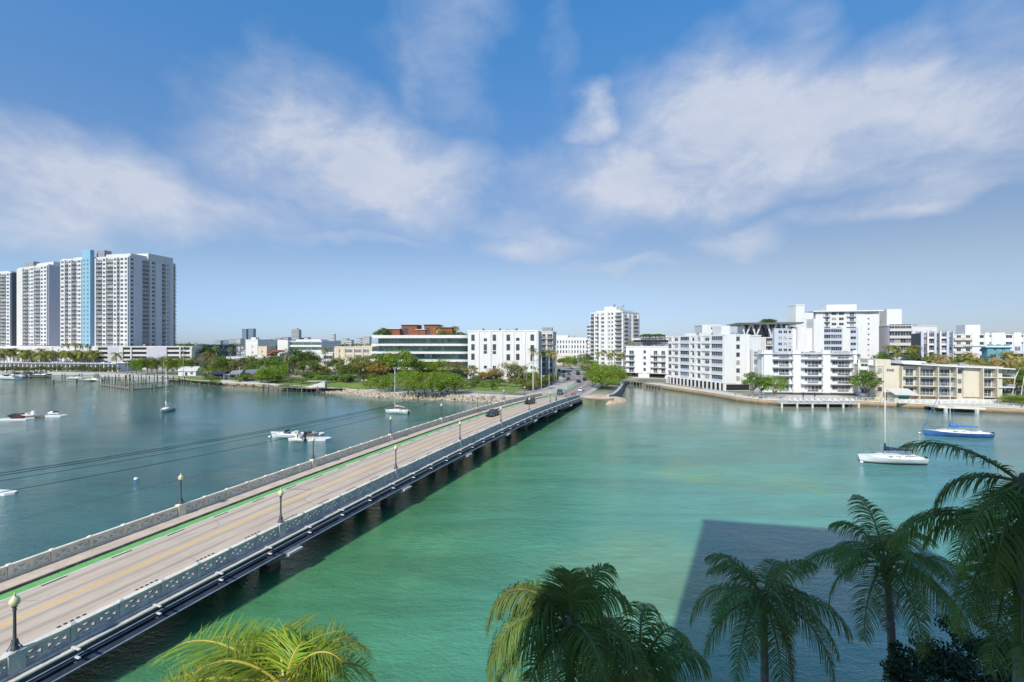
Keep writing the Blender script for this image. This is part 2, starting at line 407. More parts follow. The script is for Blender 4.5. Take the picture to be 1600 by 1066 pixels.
tag(g.build('near_ground', mat('garden_soil', (.09, .10, .05), .95, (.16, .14, .10), .5)), kind='structure')

def offset_line(pts, d):
    out = []
    for i, p in enumerate(pts):
        a = Vector(pts[max(i-1, 0)]); b = Vector(pts[min(i+1, len(pts)-1)])
        t = (b-a).normalized(); out.append(Vector(p)+Vector((-t.y, t.x))*d)
    return out
def band(pts, d0, d1, z, m, name, kind='structure', th=None):
    a = offset_line(pts, d0); b = offset_line(pts, d1); mb = MB()
    for i in range(len(pts)-1):
        if th is None: mb.quad((*a[i], z), (*a[i+1], z), (*b[i+1], z), (*b[i], z))
        else:
            n = len(mb.v)
            mb.v += [(*a[i], z), (*a[i+1], z), (*b[i+1], z), (*b[i], z), (*a[i], z-th), (*a[i+1], z-th), (*b[i+1], z-th), (*b[i], z-th)]
            for q in ((0, 1, 2, 3), (4, 5, 1, 0), (6, 7, 3, 2)): mb.f.append(tuple(n+k for k in q)); mb.m.append(0)
    o = mb.build(name, m); return tag(o, kind=kind)
def fill_line(pts, n):
    out = []
    for i in range(len(pts)-1):
        for k in range(n): out.append(Vector(pts[i]).lerp(Vector(pts[i+1]), k/n))
    return out+[Vector(pts[-1])]
prom_m = mat('promenade_paving', (.60, .56, .49), .9, (.50, .46, .40), .3, fine=3)
band(fill_line(SH[8:21], 2), .3, 7.5, GZ+.02, prom_m, 'waterfront_path')
band(SH[0:9], .3, 10, GZ+.02, mat('marina_paving', (.42, .40, .36), .9, (.30, .28, .25), .4), 'marina_pavement')
band(fill_line(RT[2:7], 2), .2, 6, GZ+.02, mat('quay_paving', (.56, .51, .45), .9, (.46, .41, .36), .4), 'quay_pavement')
band(RT[6:], .2, 15, GZ+.02, mat('quay_paving', (.56, .51, .45), .9, (.46, .41, .36), .4), 'quay_pavement')

# lawn and park beside the bridge head
def patch(pxs, z, m, name):
    pts = []
    for (x, y) in pxs: p = wl(x, y, z); pts.append((p.x, p.y))
    mb = MB(); mb.prism(pts, z-.01, z); return tag(mb.build(name, m), kind='structure')
lawn_m = mat('park_lawn', (.12, .19, .03), .95, (.20, .25, .05), .12, fine=1.5)
patch([(726, 609), (755, 611), (800, 613), (838, 604), (826, 594), (775, 595), (738, 600)], GZ+.06, lawn_m, 'lawn')
patch([(440, 603), (520, 608), (570, 609), (600, 600), (560, 592), (480, 590), (420, 596)], GZ+.06, lawn_m, 'lawn')
patch([(250, 590), (300, 595), (345, 598), (345, 592), (300, 588)], GZ+.06, lawn_m, 'lawn')

# ================================================================ BRIDGE
TH = math.atan(.3826); CT, ST = math.cos(TH), math.sin(TH)
VR, VL = -33.72, -46.92
def bp(s, v, z=0.0): return Vector((s*ST + v*CT, s*CT - v*ST, z))
def rail_z(s):
    d = s-80.0
    return 4.9 - (.00025 if d < 0 else .00036)*d*d
def deck_z(s): return rail_z(s)-1.12-.16
S0, S1 = -34.0, 152.0
PAN = 17.2/7
bridge = thing('causeway_bridge', 'low white concrete causeway bridge running across the bay from lower left to the far shore', 'bridge', bp(S0, VR, 0))
BO = bridge.location.copy()
def sweep(name, sect, m, s0=S0, s1=S1, step=PAN, parent=bridge, zf=deck_z, mats=None, org=BO):
    """sect: closed list of (v, dz) swept along the bridge"""
    mb = MB(); n = int(round((s1-s0)/step)); rings = []
    for i in range(n+1):
        s = s0+(s1-s0)*i/n
        rings.append([bp(s, v, zf(s)+dz)-org for v, dz in sect])
    mb.loft(rings)
    return mb.build(name, m, parent)
def road_mat():
    m = bpy.data.materials.new('bridge_roadway'); m.use_nodes = True; nt = m.node_tree
    b = nt.nodes['Principled BSDF']; b.inputs['Roughness'].default_value = .9; b.inputs['Specular IOR Level'].default_value = .2
    geo = nn(nt, 'ShaderNodeNewGeometry'); P = geo.outputs['Position']
    sp = nn(nt, 'ShaderNodeSeparateXYZ'); nt.links.new(P, sp.inputs[0])
    x, y, _ = sp.outputs
    v = mth(nt, 'SUBTRACT', mth(nt, 'MULTIPLY', x, CT), mth(nt, 'MULTIPLY', y, ST))
    s = mth(nt, 'ADD', mth(nt, 'MULTIPLY', x, ST), mth(nt, 'MULTIPLY', y, CT))
    cb = nn(nt, 'ShaderNodeCombineXYZ'); nt.links.new(mth(nt, 'MULTIPLY', s, .10), cb.inputs[0]); nt.links.new(mth(nt, 'MULTIPLY', v, 1.6), cb.inputs[1])
    c = mixc(nt, mrange(nt, noise(nt, cb.outputs[0], 1.0, 7, .65), .3, .7), (.55, .45, .35), (.42, .34, .265))
    c = mixc(nt, mrange(nt, noise(nt, P, .35, 6, .7), .35, .75, 0, .55), c, (.58, .48, .38))
    # tyre-darkened tracks wander a little in each lane
    wv = mth(nt, 'ADD', v, mth(nt, 'MULTIPLY', mth(nt, 'SUBTRACT', noise(nt, cb.outputs[0], .8, 3), .5), .35))
    dark_ = None
    for v0, k in ((-42.75, .6), (-41.0, .42), (-39.35, .42), (-37.75, .6)):
        t = mrange(nt, mth(nt, 'ABSOLUTE', mth(nt, 'SUBTRACT', wv, v0)), .05, .38, k, 0)
        dark_ = t if dark_ is None else mth(nt, 'MAXIMUM', dark_, t)
    dark_ = mth(nt, 'MULTIPLY', dark_, mrange(nt, noise(nt, cb.outputs[0], 2.2, 5, .7), .3, .65, .35, 1.1))
    c = mixc(nt, dark_, c, (.20, .165, .15))
    crk = nn(nt, 'ShaderNodeTexVoronoi', feature='DISTANCE_TO_EDGE'); crk.inputs['Scale'].default_value = .22; nt.links.new(P, crk.inputs['Vector'])
    ck = mth(nt, 'MULTIPLY', mrange(nt, crk.outputs['Distance'], 0, .012, .6, 0), mrange(nt, noise(nt, P, .12, 2), .5, .6))
    c = mixc(nt, ck, c, (.12, .11, .10))
    st = mrange(nt, noise(nt, P, 1.1, 4, .7), .70, .76, 0, .7)
    c = mixc(nt, st, c, (.14, .125, .115))
    nt.links.new(c, b.inputs['Base Color'])
    bn = nn(nt, 'ShaderNodeBump'); bn.inputs['Distance'].default_value = .004; nt.links.new(noise(nt, P, 30, 3), bn.inputs['Height']); nt.links.new(bn.outputs[0], b.inputs['Normal'])
    return m
roadm = road_mat()
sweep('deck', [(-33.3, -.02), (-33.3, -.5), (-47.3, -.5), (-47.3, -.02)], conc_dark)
sweep('roadway', [(-35.3, .0), (-35.3, -.02), (-45.1, -.02), (-45.1, 0)], roadm)
for v0, v1, nm in ((-45.1, -46.6, 'left'), (-34.0, -35.3, 'right')):
    sweep('sidewalk', [(v0, .18), (v0, -.019), (v1, -.019), (v1, .18)], sidewalk_m)
kerbm = mat('dirty_kerb_edge', (.12, .10, .085), .9, (.22, .19, .165), 1.5)  # shade of the kerb face painted in along with gutter dirt
sweep('kerb', [(-45.09, .172), (-45.09, .004), (-44.96, .004), (-44.96, .172)], kerbm)
sweep('kerb', [(-35.4, .172), (-35.4, .004), (-35.31, .004), (-35.31, .172)], kerbm)
def strip(name, v0, v1, m, s0=S0, s1=S1, dz=.004):
    mb = MB(); n = max(1, int(math.ceil((s1-s0)/PAN)))
    for i in range(n):
        a = s0+(s1-s0)*i/n; b = s0+(s1-s0)*(i+1)/n
        mb.quad(*[tuple(bp(s, v, deck_z(s)+dz)-BO) for s, v in ((a, v0), (a, v1), (b, v1), (b, v0))][::-1])
    return mb.build(name, m, bridge)
strip('green_bike_lane', -44.98, -43.98, green_m)
strip('green_bike_lane', -36.10, -35.42, green_m)
strip('gutter_dirt', -44.955, -44.86, kerbm, dz=.006)
strip('white_lane_line', -43.92, -43.76, wpaint, dz=.008)
strip('white_lane_line', -36.36, -36.2, wpaint, dz=.008)
strip('yellow_centre_line', -40.04, -39.88, yellow_m)
strip('yellow_centre_line', -40.34, -40.18, yellow_m)
s = S0+1.0
while s < S1-4:
    strip('black_lane_dash', -43.72, -43.55, bpaint, s, s+1.5, .008)
    d_ = MB()
    for k in range(5):
        a = s+2.0+k*.32
        for j in range(2):
            v0 = -36.60+j*.12-.02*(k % 2)
            d_.quad(*[tuple(bp(q, v, deck_z(q)+.012)-BO) for q, v in ((a, v0), (a, v0+.09), (a+.2, v0+.09), (a+.2, v0))][::-1])
    d_.build('black_lane_mark', bpaint, bridge)
    s += 4.3
# outer structure
sweep('ledge', [(-33.30, .03), (-33.30, -.42), (-33.12, -.42), (-33.12, .03)], conc_grey)
sweep('side_beam', [(-33.1, -.44), (-33.1, -.82), (-32.35, -.82), (-32.35, -.70), (-32.90, -.58), (-32.90, -.05), (-33.1, -.05)], navy_steel)
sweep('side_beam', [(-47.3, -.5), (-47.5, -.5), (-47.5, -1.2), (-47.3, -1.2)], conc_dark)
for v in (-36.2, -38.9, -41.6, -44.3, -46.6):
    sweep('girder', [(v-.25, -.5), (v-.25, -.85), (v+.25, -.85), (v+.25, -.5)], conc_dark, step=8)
def pipe(name, v, dz, r, m):
    ns = int((S1-S0)/PAN)
    mb = MB(); mb.tube([bp(S0+i*PAN, v, deck_z(S0+i*PAN)+dz)-BO for i in range(ns+1)], r, 10, 0)
    mb.build(name, m, bridge, smooth=True)
pipe('water_main_pipe', -32.98, .02, .09, conc_pale)  # pale tube painting the sunlit top line of the ledge
pipe('conduit_pipe', -32.84, -.30, .045, steel_blue)  # thin lighter tube stands in for the conduit's highlight
pipe('conduit_pipe', -32.80, -.46, .08, navy_steel)
pipe('conduit_pipe', -32.25, -.72, .05, steel_blue)
br = MB()
for (a, b, c, d, e, f) in ((-.06, .06, -.36, .02, -.30, -.23), (-.06, .06, .30, .36, -.7, .20), (-.06, .06, -.36, .36, .20, .25), (-.07, .07, .0, .42, -.62, -.56)):
    br.box(a, b, c, d, e, f)
brm = br.mesh('pipe_bracket', frame_w)
s = S0+2.15
while s < S1:
    p = bp(s, -32.7, deck_z(s)-.02)-BO
    link('pipe_bracket', brm, bridge, p, (0, 0, math.pi/2-TH))
    s += 4.3
# balustrade panels: two crosses pierced by triangles, real holes
def panel_mesh(m, nm):
    L = PAN-.24; H = .92; mb = MB(); x0 = -L/2; t = .10
    mb.box(x0, L/2, -t, t, H-.17, H); mb.box(x0, L/2, -t-.002, t+.002, 0, .20)
    for k in range(3):
        xc = x0 + L*k/2; w = .09 if k == 1 else .09
        a = max(x0, xc-w*1.3); b = min(L/2, xc+w*1.3); mb.box(a, b, -t+.004, t-.004, .17, H-.15)
    for k in range(2):
        xa = x0+L*k/2+.04; xb = x0+L*(k+1)/2-.04
        for (p, q, dt) in (((xa, .15), (xb, H-.13), .008), ((xa, H-.13), (xb, .15), .012)):
            dx_, dz_ = q[0]-p[0], q[1]-p[1]; ln = math.hypot(dx_, dz_); nx, nz = -dz_/ln*.082, dx_/ln*.082; T = t-dt
            i = len(mb.v)
            mb.v += [(p[0]-nx, -T, p[1]-nz), (q[0]-nx, -T, q[1]-nz), (q[0]+nx, -T, q[1]+nz), (p[0]+nx, -T, p[1]+nz),
                     (p[0]-nx, T, p[1]-nz), (q[0]-nx, T, q[1]-nz), (q[0]+nx, T, q[1]+nz), (p[0]+nx, T, p[1]+nz)]
            for f in ((0, 1, 2, 3), (7, 6, 5, 4), (0, 4, 5, 1), (3, 2, 6, 7)): mb.f.append(tuple(i+z for z in f)); mb.m.append(0)
    return mb.mesh(nm, m)
def cap_mesh(m):
    mb = MB(); L = PAN-.24
    mb.box(-L/2, L/2, -.16, .16, .92, 1.02); return mb.mesh('coping', m)
def pil_mesh(m, big):
    mb = MB(); w = .34 if big else .12; d = .26 if big else .15; h = 1.12 if big else 1.06
    mb.box(-w, w, -d, d, -.02, h-.1); mb.box(-w-.04, w+.04, -d-.04, d+.04, h-.1, h-.02)
    i = len(mb.v); a, b = w+.03, d+.03
    mb.v += [(-a, -b, h-.02), (a, -b, h-.02), (a, b, h-.02), (-a, b, h-.02), (-a*.5, -b*.5, h+.05), (a*.5, -b*.5, h+.05), (a*.5, b*.5, h+.05), (-a*.5, b*.5, h+.05)]
    for f in ((0, 1, 5, 4), (1, 2, 6, 5), (2, 3, 7, 6), (3, 0, 4, 7), (4, 5, 6, 7)): mb.f.append(tuple(i+z for z in f)); mb.m.append(0)
    if not big:
        pass
    else:
        mb.box(-w*.6, w*.6, -d-.02, d+.02, .15, h-.22)
    return mb.mesh('pilaster', m)
for (vv, m, ) in ((VR, conc_grey), (VL, conc_pale)):  # near rail's shade and far rail's bounce light painted as two concrete tones
    pm = panel_mesh(m, 'balustrade_panel'); cm = cap_mesh(conc_pale); ps, pb = pil_mesh(m, False), pil_mesh(m, True)
    k0 = -19; n = 0
    while True:
        sk = 13.3 + (k0+n)*PAN
        if sk > S1: break
        isl = (k0+n) % 7 == 0
        z = deck_z(sk)+.16
        rz = math.pi/2-TH
        if sk > S0:
            link('pilaster', pb if isl else ps, bridge, bp(sk, vv, z)-BO, (0, 0, rz))
        sm = sk+PAN/2
        if sm < S1-.5 and sk > S0:
            sl_ = (deck_z(sk+PAN)-deck_z(sk))/PAN
            ln = bp(sm, vv, deck_z(sm)+.16)-BO
            rot = (Matrix.Rotation(rz, 3, 'Z') @ Matrix.Rotation(-math.atan(sl_), 3, 'Y')).to_euler()
            link('balustrade_panel', pm, bridge, ln, rot); link('coping', cm, bridge, ln, rot)
        n += 1
sweep('parapet_base', [(VR-.16, .181), (VR-.16, .0), (VR+.30, .0), (VR+.30, .181)], conc_grey)
sweep('parapet_base', [(VL-.30, .181), (VL-.30, .0), (VL+.16, .0), (VL+.16, .181)], conc_pale)
# piers: hammerhead cap tapering out past the column
for k in range(-1, 8):
    s = 13.3+17.2*k
    zt = deck_z(s)-.86; mb = MB()
    prof = [(-31.9, zt), (-31.9, zt-.18), (-34.2, zt-1.45), (-46.6, zt-1.45), (-48.4, zt-.2), (-48.4, zt)]
    rings = [[bp(s+ds, v, z)-BO for v, z in prof] for ds in (-.75, .75)]
    mb.loft(rings)
    pr = mb.build('pier_cap', conc_grey, bridge)
    for v in (-35.0, -39.0, -42.6, -46.0):
        c = MB(); T = Matrix.Translation(bp(s, v, 0)-BO) @ Matrix.Rotation(-TH, 4, 'Z')
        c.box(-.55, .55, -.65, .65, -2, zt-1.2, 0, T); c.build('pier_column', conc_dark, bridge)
ab = MB(); T = Matrix.Translation(bp(S1+4, -40.3, 0)-BO) @ Matrix.Rotation(-TH, 4, 'Z')
ab.box(-8.2, 8.4, -4, 3.5, -1, deck_z(S1)-.03, 0, T); ab.build('abutment', sea_conc, bridge)

# ---------------------------------------------------------------- lamps on the bridge
lp = MB()
lp.lathe([(.19, 0), (.19, .10), (.15, .14), (.13, .45), (.09, .55), (.075, .6), (.062, 2.05), (.095, 2.1), (.095, 2.16), (.06, 2.2), (.12, 2.3), (.13, 2.36)], 10)
lpm = lp.mesh('post', post_m, True)
lb = MB()
for k in range(4):
    a = k*math.pi/2+.78; lb.tube([(.10*math.cos(a), .10*math.sin(a), .55), (.17*math.cos(a), .17*math.sin(a), .25), (.30*math.cos(a), .30*math.sin(a), .02)], .025, 5)
lbm = lb.mesh('foot_scroll', post_m)
lg = MB(); lg.lathe([(.12, 2.36), (.20, 2.42), (.235, 2.54), (.225, 2.66), (.16, 2.78), (.07, 2.86), (.05, 2.9)], 14); lgm = lg.mesh('globe', globe_m, True)
lf = MB(); lf.lathe([(.06, 2.9), (.07, 2.93), (.03, 2.97), (.045, 3.0), (.008, 3.07)], 8); lfm = lf.mesh('finial', globe_m, True)
ORD = ['nearest', 'second', 'third', 'fourth', 'fifth', 'sixth', 'seventh', 'eighth', 'ninth']
for side, vv, word, ks in (('right', VR, 'near parapet', range(0, 8)), ('left', VL, 'far parapet', range(0, 8))):
    for i, k in enumerate(ks):
        if side == 'left' and k == 0: continue
        j = i if side == 'right' else i-1
        s = 13.3+17.2*k
        t = thing('street_lamp', f'{ORD[j]} globe street lamp from the viewer on the {word} of the bridge', 'street lamp',
                  bp(s, vv, deck_z(s)+.16+1.15), 0, f'globe lamps along the {word}')
        for nm, me in (('post', lpm), ('foot_scroll', lbm), ('globe', lgm), ('finial', lfm)): link(nm, me, t)

# ---------------------------------------------------------------- road beyond the bridge
cl = [bp(S1-1, -40.3).xy] + [Vector(q) for q in ((22.5, 172), (28.5, 190), (33.5, 208), (37, 226), (39, 250), (40, 290), (41, 400))]
def spline(p, n=6):
    out = []
    for i in range(len(p)-1):
        a = p[max(i-1, 0)]; b = p[i]; c = p[i+1]; d = p[min(i+2, len(p)-1)]
        for k in range(n):
            t = k/n
            out.append(.5*((2*b)+(c-a)*t+(2*a-5*b+4*c-d)*t*t+(3*b-3*c+d-a)*t**3))
    return out+[p[-1]]
RC = spline(cl)
asph = mat('asphalt', (.27, .25, .235), .9, (.20, .185, .175), .25, fine=3)
ROADZ = GZ+.12
def rz_of(y): return max(ROADZ, deck_z(S1)-(y-155)*.03)
def rband(d0, d1, dz, m, name, i0=0, i1=None):
    P_ = RC[i0:i1]; a = offset_line(P_, d0); b = offset_line(P_, d1); mb = MB()
    for i in range(len(P_)-1):
        mb.quad(*[(q.x, q.y, rz_of(q.y)+dz) for q in (b[i], b[i+1], a[i+1], a[i])])
    return tag(mb.build(name, m), kind='structure')
rband(-7.6, 13.5, 0, mat('pavement_concrete', (.46, .42, .37), .9, (.38, .34, .30), .4, fine=3), 'pavement')
rband(-4.9, 5.2, .03, roadm if False else asph, 'road')
rband(5.2, 11.5, .031, asph, 'side_road', 22)
rband(3.75, 4.9, .035, green_m, 'bike_lane', 0, 18)
rband(3.55, 3.72, .038, wpaint, 'road_marking')
rband(-.2, .1, .038, yellow_m, 'road_marking')
rband(-3.7, -3.55, .038, wpaint, 'road_marking')
# ================================================================ BUILDINGS
TPL = {}
def win_tpl(w, h, gl, fr=frame_w):
    w = round(w, 1); h = round(h, 1); key = ('w', w, h, gl.name, fr.name)
    if key in TPL: return TPL[key]
    mb = MB(); mb.box(-w/2, w/2, -.03, .04, 0, h, 1)
    b = .07
    mb.box(-w/2-b, w/2+b, -.08, .03, -b, 0); mb.box(-w/2-b, w/2+b, -.08, .03, h, h+b)
    n = max(1, int(round(w/1.1)))
    for i in range(n+1):
        x = -w/2+w*i/n; mb.box(x-b/2, x+b/2, -.075, .028, .001, h-.001)
    TPL[key] = [mb, mb.mesh('window', [fr, gl]), [fr, gl]]
    return TPL[key]
def bal_tpl(w, d, rail, ms, mr):
    w = round(w, 1); d = round(d, 1); key = ('b', w, d, rail, ms.name, mr.name)
    if key in TPL: return TPL[key]
    mb = MB(); mb.box(-w/2, w/2, -d, 0, -.2, 0)
    if rail == 'solid':
        mb.box(-w/2, w/2, -d, -d+.1, .003, .95, 1); mb.box(-w/2, -w/2+.1, -d+.102, 0, .003, .95, 1); mb.box(w/2-.1, w/2, -d+.102, 0, .003, .95, 1)
    else:
        mb.box(-w/2, w/2, -d, -d+.06, .95, 1.02, 1); n = max(2, int(w/.35))
        for i in range(n+1):
            x = -w/2+.03+(w-.06)*i/n; mb.box(x-.022, x+.022, -d+.01, -d+.05, 0, .95, 1)
        for sx in (-1, 1):
            xx = sx*(w/2-.03); mb.box(xx-.03, xx+.03, -d+.06, 0, .95, 1.02, 1)
            for k in range(3): mb.box(xx-.02, xx+.02, -d*(k+1)/4-.02, -d*(k+1)/4+.02, 0, .95, 1)
    TPL[key] = [mb, mb.mesh('balcony', [ms, mr]), [ms, mr]]
    return TPL[key]

class Bld:
    def __init__(s, name, label, P0, P1, depth, z0, z1, wall=white, group=None, cat='building', parapet=.6, roof=roofm, parent=None):
        P0, P1 = Vector(P0), Vector(P1); P0.z = P1.z = 0
        s.L = (P1-P0).length; s.D = depth; s.H = z1-z0; s.wall = wall; s.z0 = z0
        s.Z = P0.y*.5+P1.y*.5; s.P0 = P0.copy(); s.dir = (P1-P0).normalized()
        s.root = thing(name, label, cat, (P0.x, P0.y, z0), math.atan2(P1.y-P0.y, P1.x-P0.x), group)
        s.mb = {}; s.n = {}
        b = MB(); b.box(0, s.L, 0, depth, 0, s.H); b.build('wall', wall, s.root)
        r = MB(); p = parapet
        r.box(-.15, s.L+.15, -.15, .2, s.H, s.H+p); r.box(-.15, s.L+.15, depth-.2, depth+.15, s.H, s.H+p)
        r.box(-.15, .2, .202, depth-.202, s.H, s.H+p-.003); r.box(s.L-.2, s.L+.15, .202, depth-.202, s.H, s.H+p-.003)
        r.box(.2, s.L-.2, .2, depth-.2, s.H+.001, s.H+.06, 1)
        r.build('roof', [wall, roof], s.root)
    def bay_u(s, u):
        p = s.P0+s.dir*u; return p.x/p.y
    def bay_at(s, k):
        return (k*s.P0.y-s.P0.x)/(s.dir.x-k*s.dir.y)
    def T(s, side):
        if side == 'front': return Matrix.Identity(4), s.L
        if side == 'right': return Matrix.Translation((s.L, 0, 0)) @ Matrix.Rotation(R(90), 4, 'Z'), s.D
        return Matrix.Translation((0, s.D, 0)) @ Matrix.Rotation(R(-90), 4, 'Z'), s.D
    def put(s, nm, tpl, side, u, z, out=0.0):
        M, _ = s.T(side); M = M @ Matrix.Translation((u, -out, z))
        w = max(v[0] for v in tpl[0].v)*2
        s.n[nm] = s.n.get(nm, 0)+1
        if w*F/s.Z >= 3.6 and s.n[nm] <= 290:
            o = link(nm, tpl[1], s.root); o.matrix_local = M
        else:
            key = (nm,)+tuple(m.name for m in tpl[2])
            if key not in s.mb: s.mb[key] = (MB(), tpl[2])
            s.mb[key][0].add(tpl[0], M)
    def acc(s, nm, m, side, u0, u1, o0, o1, z0, z1):
        M, _ = s.T(side); key = (nm, m.name)
        if key not in s.mb: s.mb[key] = (MB(), [m])
        s.mb[key][0].box(u0, u1, -o1, -o0, z0, z1, 0, M)
    def facade(s, side, bays, nf, zb, fh, u0=0.0, u1=None, d=.5, bal=1.3, rail='solid', gl=glass, ms=None, mr=None, fr=frame_w, wh=.5, jig=0):
        M, L = s.T(side); u1 = L if u1 is None else u1
        ms = ms or s.wall; mr = mr or s.wall
        tot = sum(b[1] for b in bays); u = u0; run = 0; seen = side == 'front' and s.P0.y > 20
        for b in bays:
            run += b[1]
            if seen:
                k0, k1 = s.bay_u(u0), s.bay_u(u1); w = s.bay_at(k0+(k1-k0)*run/tot)-u
            else: w = b[1]/tot*(u1-u0)
            t = b[0]; c = u+w/2; mm = b[2] if len(b) > 2 else s.wall
            top = zb+nf*fh
            if t in 'wW':
                s.acc('pier', mm, side, u, u+w, .004, d+.01*(len(b)), zb-.3, top+.2)
            for k in range(nf):
                z = zb+k*fh; q_ = random.random(); g2 = gl if q_ > .24 else (glass_light if q_ > .10 else curtain)
                if gl in (dark, glass_green): g2 = gl
                if t == 'W': s.put('window', win_tpl(max(.7, min(w*.6, 3.2)), fh*wh, g2, fr), side, c, z+fh*.28, d+.01*len(b))
                elif t == 'P': s.put('window', win_tpl(max(.6, w*.72), fh*wh, g2, fr), side, c, z+fh*.28)
                elif t == 's': s.put('window', win_tpl(max(.6, min(w*.5, .9)), fh*.28, g2, fr), side, c, z+fh*.4)
                elif t == 'g': s.put('window', win_tpl(w*.94, fh*.56, g2, fr), side, c, z+fh*.26)
                elif t == 'G':
                    s.put('window', win_tpl(w*.97, fh*.56, g2, fr), side, c, z+fh*.40); s.acc('spandrel', mm, side, u, u+w, .003, d*.7, z, z+fh*.36)
                elif t == 'b' or t == 'B':
                    s.put('balcony_door', win_tpl(w*(.82 if t == 'b' else .5), fh*.70, g2, fr), side, c+(0 if t == 'b' else w*.12), z+.08)
                    s.put('balcony', bal_tpl(w*.99, bal, rail, ms, mr), side, c, z+.02)
                elif t == 'o':
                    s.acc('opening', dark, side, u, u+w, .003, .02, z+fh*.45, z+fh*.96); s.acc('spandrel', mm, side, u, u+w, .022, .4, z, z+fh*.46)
                elif t == 'L':
                    s.acc('slab_edge', mm, side, u, u+w, .003, d, z-.25, z)
            u += w
    def box(s, nm, u0, u1, y0, y1, z0, z1, m=None, own=True):
        if own:
            b = MB(); b.box(u0, u1, y0, y1, z0, z1); return b.build(nm, m or s.wall, s.root)
        key = (nm, (m or s.wall).name)
        if key not in s.mb: s.mb[key] = (MB(), [m or s.wall])
        s.mb[key][0].box(u0, u1, y0, y1, z0, z1)
    def kit(s, n, z=None, seed=1):
        rr = random.Random(seed); z = s.H+.06 if z is None else z
        for i in range(n):
            x = rr.uniform(.08, .9)*s.L; y = rr.uniform(.1, .75)*s.D; a = rr.uniform(.5, 1.3); h = rr.uniform(.7, 1.7)
            b = MB(); b.box(x, x+a*1.5, y, y+a, z, z+h); b.box(x+.2*a, x+a, y+.2*a, y+.8*a, z+h, z+h+.12); b.build('rooftop_unit', equip, s.root)
    def done(s):
        for key, (mb, ms) in s.mb.items():
            o = mb.build(key[0], ms, s.root)
            if o is not None: o['kind'] = 'stuff'

def px(l, *r): return at(l, *r)
# ---- three linked towers and their podium at the marina
def tower(label, P0, P1, D, zt, nf, front, side, **k):
    b = Bld('apartment_tower', label, P0, P1, D, 17.6, zt, white, 'tall apartment towers behind the marina', parapet=1.2)
    fh = (zt-17.6)/nf
    b.facade('front', front, nf, 0, fh, d=1.1, bal=1.5, rail='bars', gl=glass, **k)
    if side: b.facade('right', side, nf, 0, fh, d=.5, bal=1.2, rail='bars', gl=glass)
    return b
b = tower('tallest nearest apartment tower of the three with a sky blue vertical stripe', at(97, 350), at(202, 335), 36, 83.5, 21,
          [('W', 6), ('b', 5), ('W', 4), ('b', 5), ('P', 4), ('W', 5), ('b', 5), ('w', 2), ('w', 13), ('b', 9), ('W', 5), ('b', 10), ('W', 5), ('b', 4), ('W', 6), ('W', 5)],
          [('W', 6), ('w', 12, palegrey), ('b', 11), ('w', 3, palegrey), ('P', 6), ('w', 10, palegrey), ('b', 7), ('s', 6, palegrey), ('w', 6, palegrey), ('b', 4)])  # lightened grey piers paint fill light into the shaded flank
L = b.L
fin = b.box('blue_fin', b.bay_at((137-800)/F), b.bay_at((149.5-800)/F), -3.6, -.9, -.5, b.H+6.2, skyblue)
for k in range(21):
    for q in (.25, .7): b.put('window', win_tpl(1.3, 1.6, glass_light), 'front', b.bay_at((137-800+12.5*q)/F), k*3.14+.8, 3.62)
b.box('crown', L*.52, L*.98, 2, 20, b.H, b.H+3.2, white); b.box('crown', L*.12, L*.36, 3, 18, b.H, b.H+2.6, white)
b.box('crown', L*.70, L*1.0, 14, 34, b.H, b.H+5.4, white)
b.box('screen_wall', L*.505, L*.62, 1, 6, b.H, b.H+6.5, equip); b.kit(7, seed=3); b.done()
b = tower('middle apartment tower of the three with a plain shaded end wall', at(29, 392), at(76, 372), 30, 83.5, 21,
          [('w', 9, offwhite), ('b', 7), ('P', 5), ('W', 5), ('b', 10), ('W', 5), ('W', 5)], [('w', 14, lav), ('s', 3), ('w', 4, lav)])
b.box('crown', b.L*.15, b.L*.95, 4, 22, b.H, b.H+4.2, white); b.box('screen_wall', b.L*.1, b.L*.4, 2, 6, b.H, b.H+6, equip); b.kit(5, seed=5); b.done()
b = tower('far left apartment tower of the three with a dark grey flank', at(-45, 425), at(18, 408), 32, 83.0, 21,
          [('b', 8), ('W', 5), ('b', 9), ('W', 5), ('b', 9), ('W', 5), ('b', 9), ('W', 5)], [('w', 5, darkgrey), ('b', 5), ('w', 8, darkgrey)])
b.box('crown', b.L*.3, b.L*.8, 4, 22, b.H, b.H+3, white); b.kit(4, seed=8); b.done()
b = Bld('marina_podium', 'long plain white podium under the two left apartment towers', at(-160, 350), at(150, 319), 90, GZ, 17.5, white)
b.facade('front', [('w', 30), ('s', 10), ('w', 22), ('P', 8), ('w', 30), ('s', 8), ('w', 20)], 3, 2, 4.6, d=.35)
b.box('terracotta_terrace', b.L*.62, b.L*.74, 2, 10, b.H, b.H+1.0, orange); b.kit(8, seed=9); b.done()
b = Bld('parking_garage', 'white parking garage with dark open levels under the nearest tower', at(150.5, 319), at(301, 322), 12, GZ, 17.4, offwhite)
b.facade('front', [('w', 4), ('o', 16), ('w', 18, lav), ('w', 6), ('o', 12), ('w', 2), ('o', 24), ('w', 32, lav), ('o', 20), ('w', 2), ('o', 15), ('w', 3)], 5, 0, 3.12, d=.9)
b.kit(4, seed=2); b.done()
b = Bld('marina_clubhouse', 'low white marina clubhouse with tall columns behind the palms', at(-160, 322), at(188, 296), 14, GZ, 6.6, palegrey)
b.facade('front', [('w', .5, white2), ('g', 2.2)]*52+[('w', 1)], 1, .2, 5.4, d=1.6, wh=.7)
b.box('awning', 0, b.L, -2.8, -1.75, 5.3, 5.55, white2); b.done()
h = thing('gabled_hut', 'small white gabled hut beside the seawall left of the park', 'hut', at(298, 262, GZ)); mb = MB()
